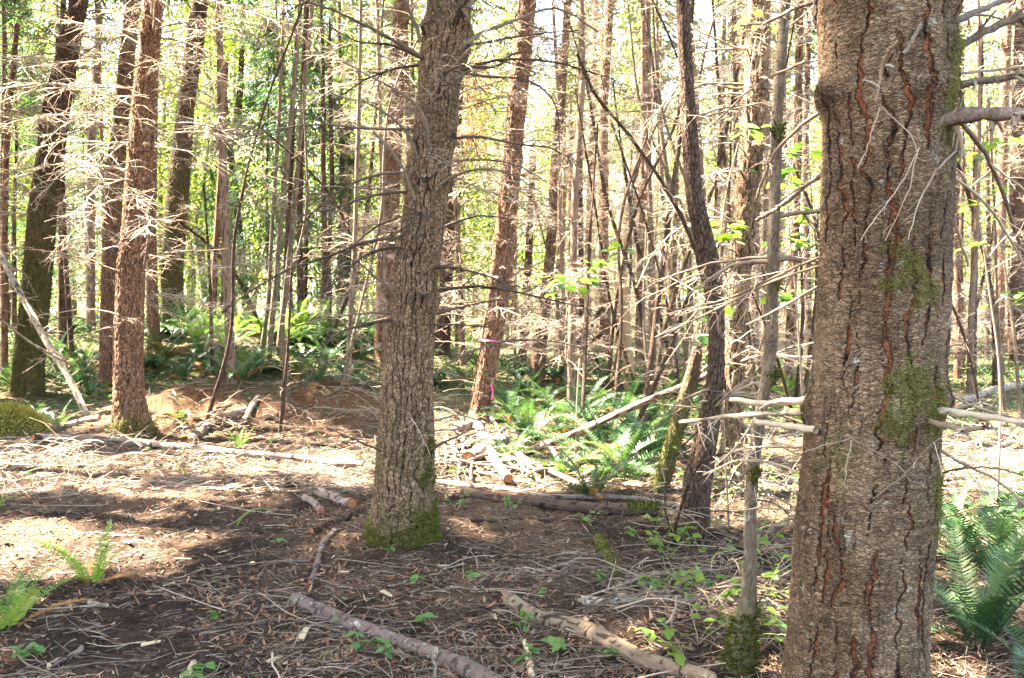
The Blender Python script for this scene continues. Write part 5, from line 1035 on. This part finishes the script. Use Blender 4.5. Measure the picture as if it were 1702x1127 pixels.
brush(780, 765, 45, .9, .5, .35, .3, 'bright dry brush round the cut pile beside the plated trunk', 803)
brush(1250, 900, 70, .9, .6, .4, .45, 'tangled dead brush between the slim alder and the bent trunk', 804, TWIG_FLOOR)
brush(1640, 800, 70, 1.0, .7, .4, .5, 'tangled sunlit brush behind the scaly trunk', 805)
brush(1150, 1010, 60, .7, .5, .3, .12, 'flattened twiggy brush by the mossy alder foot', 806, TWIG_FLOOR)
brush(1000, 960, 50, .6, .5, .3, .08, 'low mat of dead twigs beside the mossy log', 807, TWIG_FLOOR)
brush(420, 720, 60, .8, .9, .35, .18, 'dark root tangle and broken sticks over the red soil', 811, TWIG_DARK)
brush(600, 690, 60, .9, .7, .5, .6, 'grey dry brush standing behind the plated trunk', 808, TWIG)
brush(1300, 790, 60, .9, .6, .5, .5, 'dry brush heaped between the slim alder and the scaly trunk', 810, TWIG_FLOOR)

# ------------------------------------------------------------------ leafy seedlings and saplings
def leaf_shape(name, mat, L=1.0, W=.62, lob=0, fold=.18, seed=0):
    g2 = np.random.default_rng(seed); n = 9; t = np.linspace(0, 1, n); hw = W * .5 * np.sin(np.clip(t, 0.02, .98) ** .75 * math.pi) ** .8 * (1 + (.16 * np.cos(t * 26) if lob else 0)); z = -.18 * t ** 2
    c = np.stack([t * L, 0 * t, z], 1); l = np.stack([t * L + .04, hw, z + hw * fold], 1); r = np.stack([t * L + .04, -hw, z + hw * fold], 1); V = np.concatenate([l, c, r]); j = np.arange(n - 1)
    Q = np.concatenate([np.stack([j + n, j + 1 + n, j + 1, j], 1), np.stack([j + 2 * n, j + 2 * n + 1, j + n + 1, j + n], 1)]); return MB().add(V, Q, a=g2.random()).mesh(name, mat, True)
LS = [leaf_shape('leaf', LEAF, 1, .62, 1, .15, 1), leaf_shape('leaf', LEAF, 1, .75, 1, .05, 2), leaf_shape('leaf', LEAF_LIME, 1, .7, 0, .1, 3)]
def seedling(b, h, nl, sz, rng, label, group=None, kind=0, name='seedling', cat='plant', spread=.6):
    e = link(name, None, None, label, cat, group, loc=b); ns = max(1, nl // 4); mb = MB()
    a = rng.uniform(0, 6.28, ns); Pt = grow(np.zeros((ns, 3)), np.stack([np.cos(a) * spread, np.sin(a) * spread, np.ones(ns)], 1), h * rng.uniform(.6, 1.1, ns), 6, .5, .25, rng); V, Q = tubes(Pt, taper(ns, 6, .0022 + h * .002, .0012), 4); mb.add(V, Q, a=.6); link('stem', mb.mesh('stem', TWIG), e)
    for k in range(nl):
        s = k % ns; i = int(rng.integers(2, 6)); o = link('leaf', LS[kind if rng.random() < .7 else (kind + 1) % 3], e); o.location = Pt[s, i]; q = sz * rng.uniform(.6, 1.15); o.scale = (q, q, q); o.rotation_euler = (rng.normal() * .3, rng.uniform(-.25, .45), rng.uniform(0, 6.28))
    return e
g = np.random.default_rng(53)
for u, v, nl in ((600, 1092, 8), (566, 1040, 4), (868, 1050, 6), (935, 1085, 7), (1012, 1095, 5), (860, 1112, 5), (705, 975, 4), (330, 1122, 5), (45, 1095, 7), (345, 1035, 3), (455, 905, 4), (640, 1110, 4), (1060, 985, 5), (120, 885, 3), (1040, 890, 3), (790, 970, 3), (710, 1040, 3), (905, 1000, 2), (1005, 975, 3), (640, 930, 2)):
    seedling(gp(u, v), .11, int(nl * 1.9), .066, g, 'small green bramble seedling on the dark floor', 'bramble seedlings on the floor')
for u, v in ((1090, 880), (1140, 900), (1200, 890), (1170, 1000), (1205, 985), (1240, 1000), (1100, 1000), (1265, 1090), (1290, 960), (1075, 905), (1130, 975), (1180, 940), (1195, 1010), (1160, 1080), (1215, 1060), (1110, 930), (1270, 1000), (1285, 1060), (1145, 1110), (1235, 960), (1260, 930)):
    seedling(gp(u, v), .28, 17, .062, g, 'pale-leaved bramble in the brush round the mossy alder foot', 'brambles round the mossy alder foot', 2, 'bramble', spread=.8)
for u, v, h in ((1195, 820, .7), (1240, 810, .8), (1280, 830, .8), (1310, 860, .7), (1300, 760, .9), (1160, 800, .5), (1185, 850, .5), (1225, 830, .7), (1255, 850, .6), (1210, 790, .6), (1150, 850, .35), (1590, 730, .6), (1640, 690, .8), (1690, 660, .9), (1620, 640, .8), (760, 850, .2), (850, 850, .18), (980, 870, .15)):
    seedling(gp(u, v), h, 18, .06, g, 'leafy shrub sprouting through the dry brush', 'leafy shrubs in the dry brush', 0, 'shrub', spread=.6)
def leafy_branch(pix, d, leaves, sz, label, base=None):
    e = link('maple_sapling', None, None, label, 'sapling'); b = gp(*pix[0]) ; w3 = [P(u, v, d) for u, v in pix]; w3[0] = G(w3[0][0], w3[0][1]) - [0, 0, .03]
    pt = resample(w3, 24); V, Q = tubes(pt[None], taper(1, 24, .011, .004), 6); mb = MB().add(V, Q, a=.4)
    for (u, v, n, rpx) in leaves:
        c = P(u, v, d + g.normal() * .25); k = np.argmin(np.linalg.norm(pt - c, axis=1)); tw = resample([pt[k], (pt[k] + c) / 2 + [0, 0, .05], c], 8); V, Q = tubes(tw[None], taper(1, 8, .004, .0015), 4); mb.add(V, Q, a=.4)
        for j in range(int(n * 1.6)):
            o = link('leaf', LS[int(g.integers(3))], e); q = sz * g.uniform(.6, 1.1); o.scale = (q, q, q); f = g.uniform(0, 1); s_ = rpx * d / F_PX
            o.location = c * f + tw[4] * (1 - f) + g.normal(size=3) * [s_, s_, s_ * .25]; o.rotation_euler = (g.normal() * .25, g.uniform(-.1, .4), g.uniform(0, 6.28))
    link('stem', mb.mesh('stem', TWIG), e)
leafy_branch([(1212, 860), (1200, 640), (1196, 470), (1205, 330), (1236, 200), (1250, 100)], 7.2, [(1205, 380, 5, 14), (1240, 218, 5, 16), (1185, 565, 6, 16), (1190, 605, 4, 14), (1225, 400, 4, 12), (1270, 10, 3, 14), (1180, 520, 3, 14)], .15, 'maple sapling with a few bright leaves beside the bent dark trunk')
leafy_branch([(1345, 760), (1330, 600), (1322, 480), (1310, 350), (1330, 200)], 6.2, [(1300, 290, 6, 22), (1320, 310, 6, 20), (1330, 410, 6, 20), (1290, 400, 4, 20), (1310, 500, 5, 20), (1345, 250, 5, 20), (1340, 360, 6, 20)], .12, 'sunlit leafy sapling behind the slim grey alder')
leafy_branch([(955, 700), (968, 560), (985, 470), (1020, 420)], 10, [(1030, 415, 6, 14), (1000, 438, 5, 16), (945, 465, 6, 18), (930, 480, 4, 16), (980, 470, 4, 14)], .17, 'slender sapling holding flat green leaves above the fern bed')
leafy_branch([(1655, 760), (1660, 600), (1640, 450), (1625, 300), (1640, 200)], 6.5, [(1620, 260, 5, 24), (1600, 200, 4, 20), (1660, 320, 6, 24), (1610, 350, 4, 24), (1680, 240, 4, 24), (1650, 420, 3, 24), (1690, 500, 5, 24), (1600, 420, 2, 14)], .11, 'thin pale-leaved sapling behind the limbs of the scaly trunk')

# ------------------------------------------------------------------ flagging tape and withered bough
def ribbon(pts, w_, n=22, seed=0):
    g2 = np.random.default_rng(seed); pt = resample(pts, n); tw = np.cumsum(g2.normal(size=n)) * .25; s = np.stack([np.cos(tw) * .5, np.sin(tw) * .3, np.full(n, .9)], 1) if abs(pt[-1][2] - pt[0][2]) < .2 else np.stack([np.cos(tw), np.sin(tw), 0 * tw], 1)
    V = np.concatenate([pt - s * w_, pt + s * w_]); j = np.arange(n - 1); return MB().add(V, np.stack([j, j + 1, j + 1 + n, j + n], 1)).mesh('flagging_tape', FLAG)
d10 = T10[3]; cz = P(0, 566, d10)[2]; cx_ = np.interp(cz, T10[1][:, 2], T10[1][:, 0]); r_ = np.interp(cz, T10[1][:, 2], T10[2]) + .025
an = np.linspace(-math.pi * 1.05, .1, 14); ring = [np.array([cx_ + math.cos(a) * r_, d10 + math.sin(a) * r_, cz - .015 * math.cos(a)]) for a in an]
link('flagging_tape', ribbon(ring, .014, 30, 1), None, 'pink flagging tape tied round the leaning red-brown trunk', 'tape')
cl = P(818, 630, d10 - .1); link('flagging_tape', ribbon([P(819, 628, d10 - .12), P(817, 640, d10 - .13), P(819, 652, d10 - .12), P(817, 664, d10 - .13)], .015, 18, 2), None, 'pink tape end hanging from the flagged trunk', 'tape')
link('flagging_tape', ribbon([P(877, 568, T11[3] - .3), P(876, 575, T11[3] - .3), P(878, 583, T11[3] - .3)], .03, 12, 3), None, 'far scrap of pink tape beside the slender flared trunk', 'tape')
# a hanging bough of withered orange needles, behind the plated trunk
wb = link('withered_bough', None, None, 'hanging sunlit bough of withered orange needles behind the plated trunk', 'branch'); pts = resample([P(770, 60, 9.5), P(785, 120, 9.2), P(790, 190, 9.0), P(783, 250, 8.9)], 12); V, Q = tubes(pts[None], taper(1, 12, .014, .004), 5); link('stem', MB().add(V, Q).mesh('stem', TWIG), wb)
c = np.repeat(pts[3:], 9, 0) + g.normal(size=(81, 3)) * .07; V, Q, a = spray_quads(c, nrm(np.tile([0.1, -.2, -1.0], (81, 1)) + g.normal(size=(81, 3)) * .4), g, 9, .12, .007, .3, .8); o = link('needles', MB().add(V, Q, a=a).mesh('needles', FERN_BROWN, False), wb); o['kind'] = 'stuff'
# sunlit dead boughs reaching in front of the red-brown and mossy trunks
def bough_fan(tree, n, u0, u1, v0, v1, d0, d1, seed, L=(1.2, 2.4), mat=TWIG_PALE, tr=.0042):
    g2 = np.random.default_rng(seed)
    for k in range(n):
        C, R, dd = tree[1], tree[2], tree[3]; v = v0 + (v1 - v0) * (k + g2.random() * .6) / n; z = P(0, v, dd)[2]; b = np.array([np.interp(z, C[:, 2], C[:, 0]), dd, z]); a = -math.pi / 2 + g2.uniform(u0, u1)
        mb = branch_set(b[None], np.array([[math.cos(a), math.sin(a), g2.uniform(.1, .5)]]), np.array([g2.uniform(*L)]), np.array([.013]), g2, droop=.9, wob=.35, n=10, m=22, ml=.32, m2=4, twig_r=tr, t0=.2); link('branch', mb.mesh('branch', mat), tree[0])
bough_fan(T2, 22, -1.6, 1.6, 10, 380, 0, 0, 901, (1.5, 2.8), tr=.0055)
bough_fan((mid, midC, midR, md), 16, -1.9, 1.9, -20, 560, 0, 0, 909, (.8, 1.7), TWIG_DARK, tr=.0026)
bough_fan(T4, 16, -1.2, 1.7, 20, 500, 0, 0, 902, (1.5, 3.0), tr=.0055)
bough_fan(T10, 12, -1.6, 1.6, 20, 480, 0, 0, 903, (.8, 1.8))
bough_fan(T9, 8, -1.5, 1.5, 60, 480, 0, 0, 904, (1., 2.0))
bough_fan(T14, 8, -1.8, .6, 0, 560, 0, 0, 905, (.7, 1.5), TWIG)
bough_fan(T11, 9, -1.6, 1.6, 60, 480, 0, 0, 907, (1., 2.0))
bough_fan(T12, 8, -1.6, 1.6, 60, 450, 0, 0, 908, (1., 2.2))
bough_fan(T5, 8, -1.5, 1.5, 30, 460, 0, 0, 906, (1., 2.2))
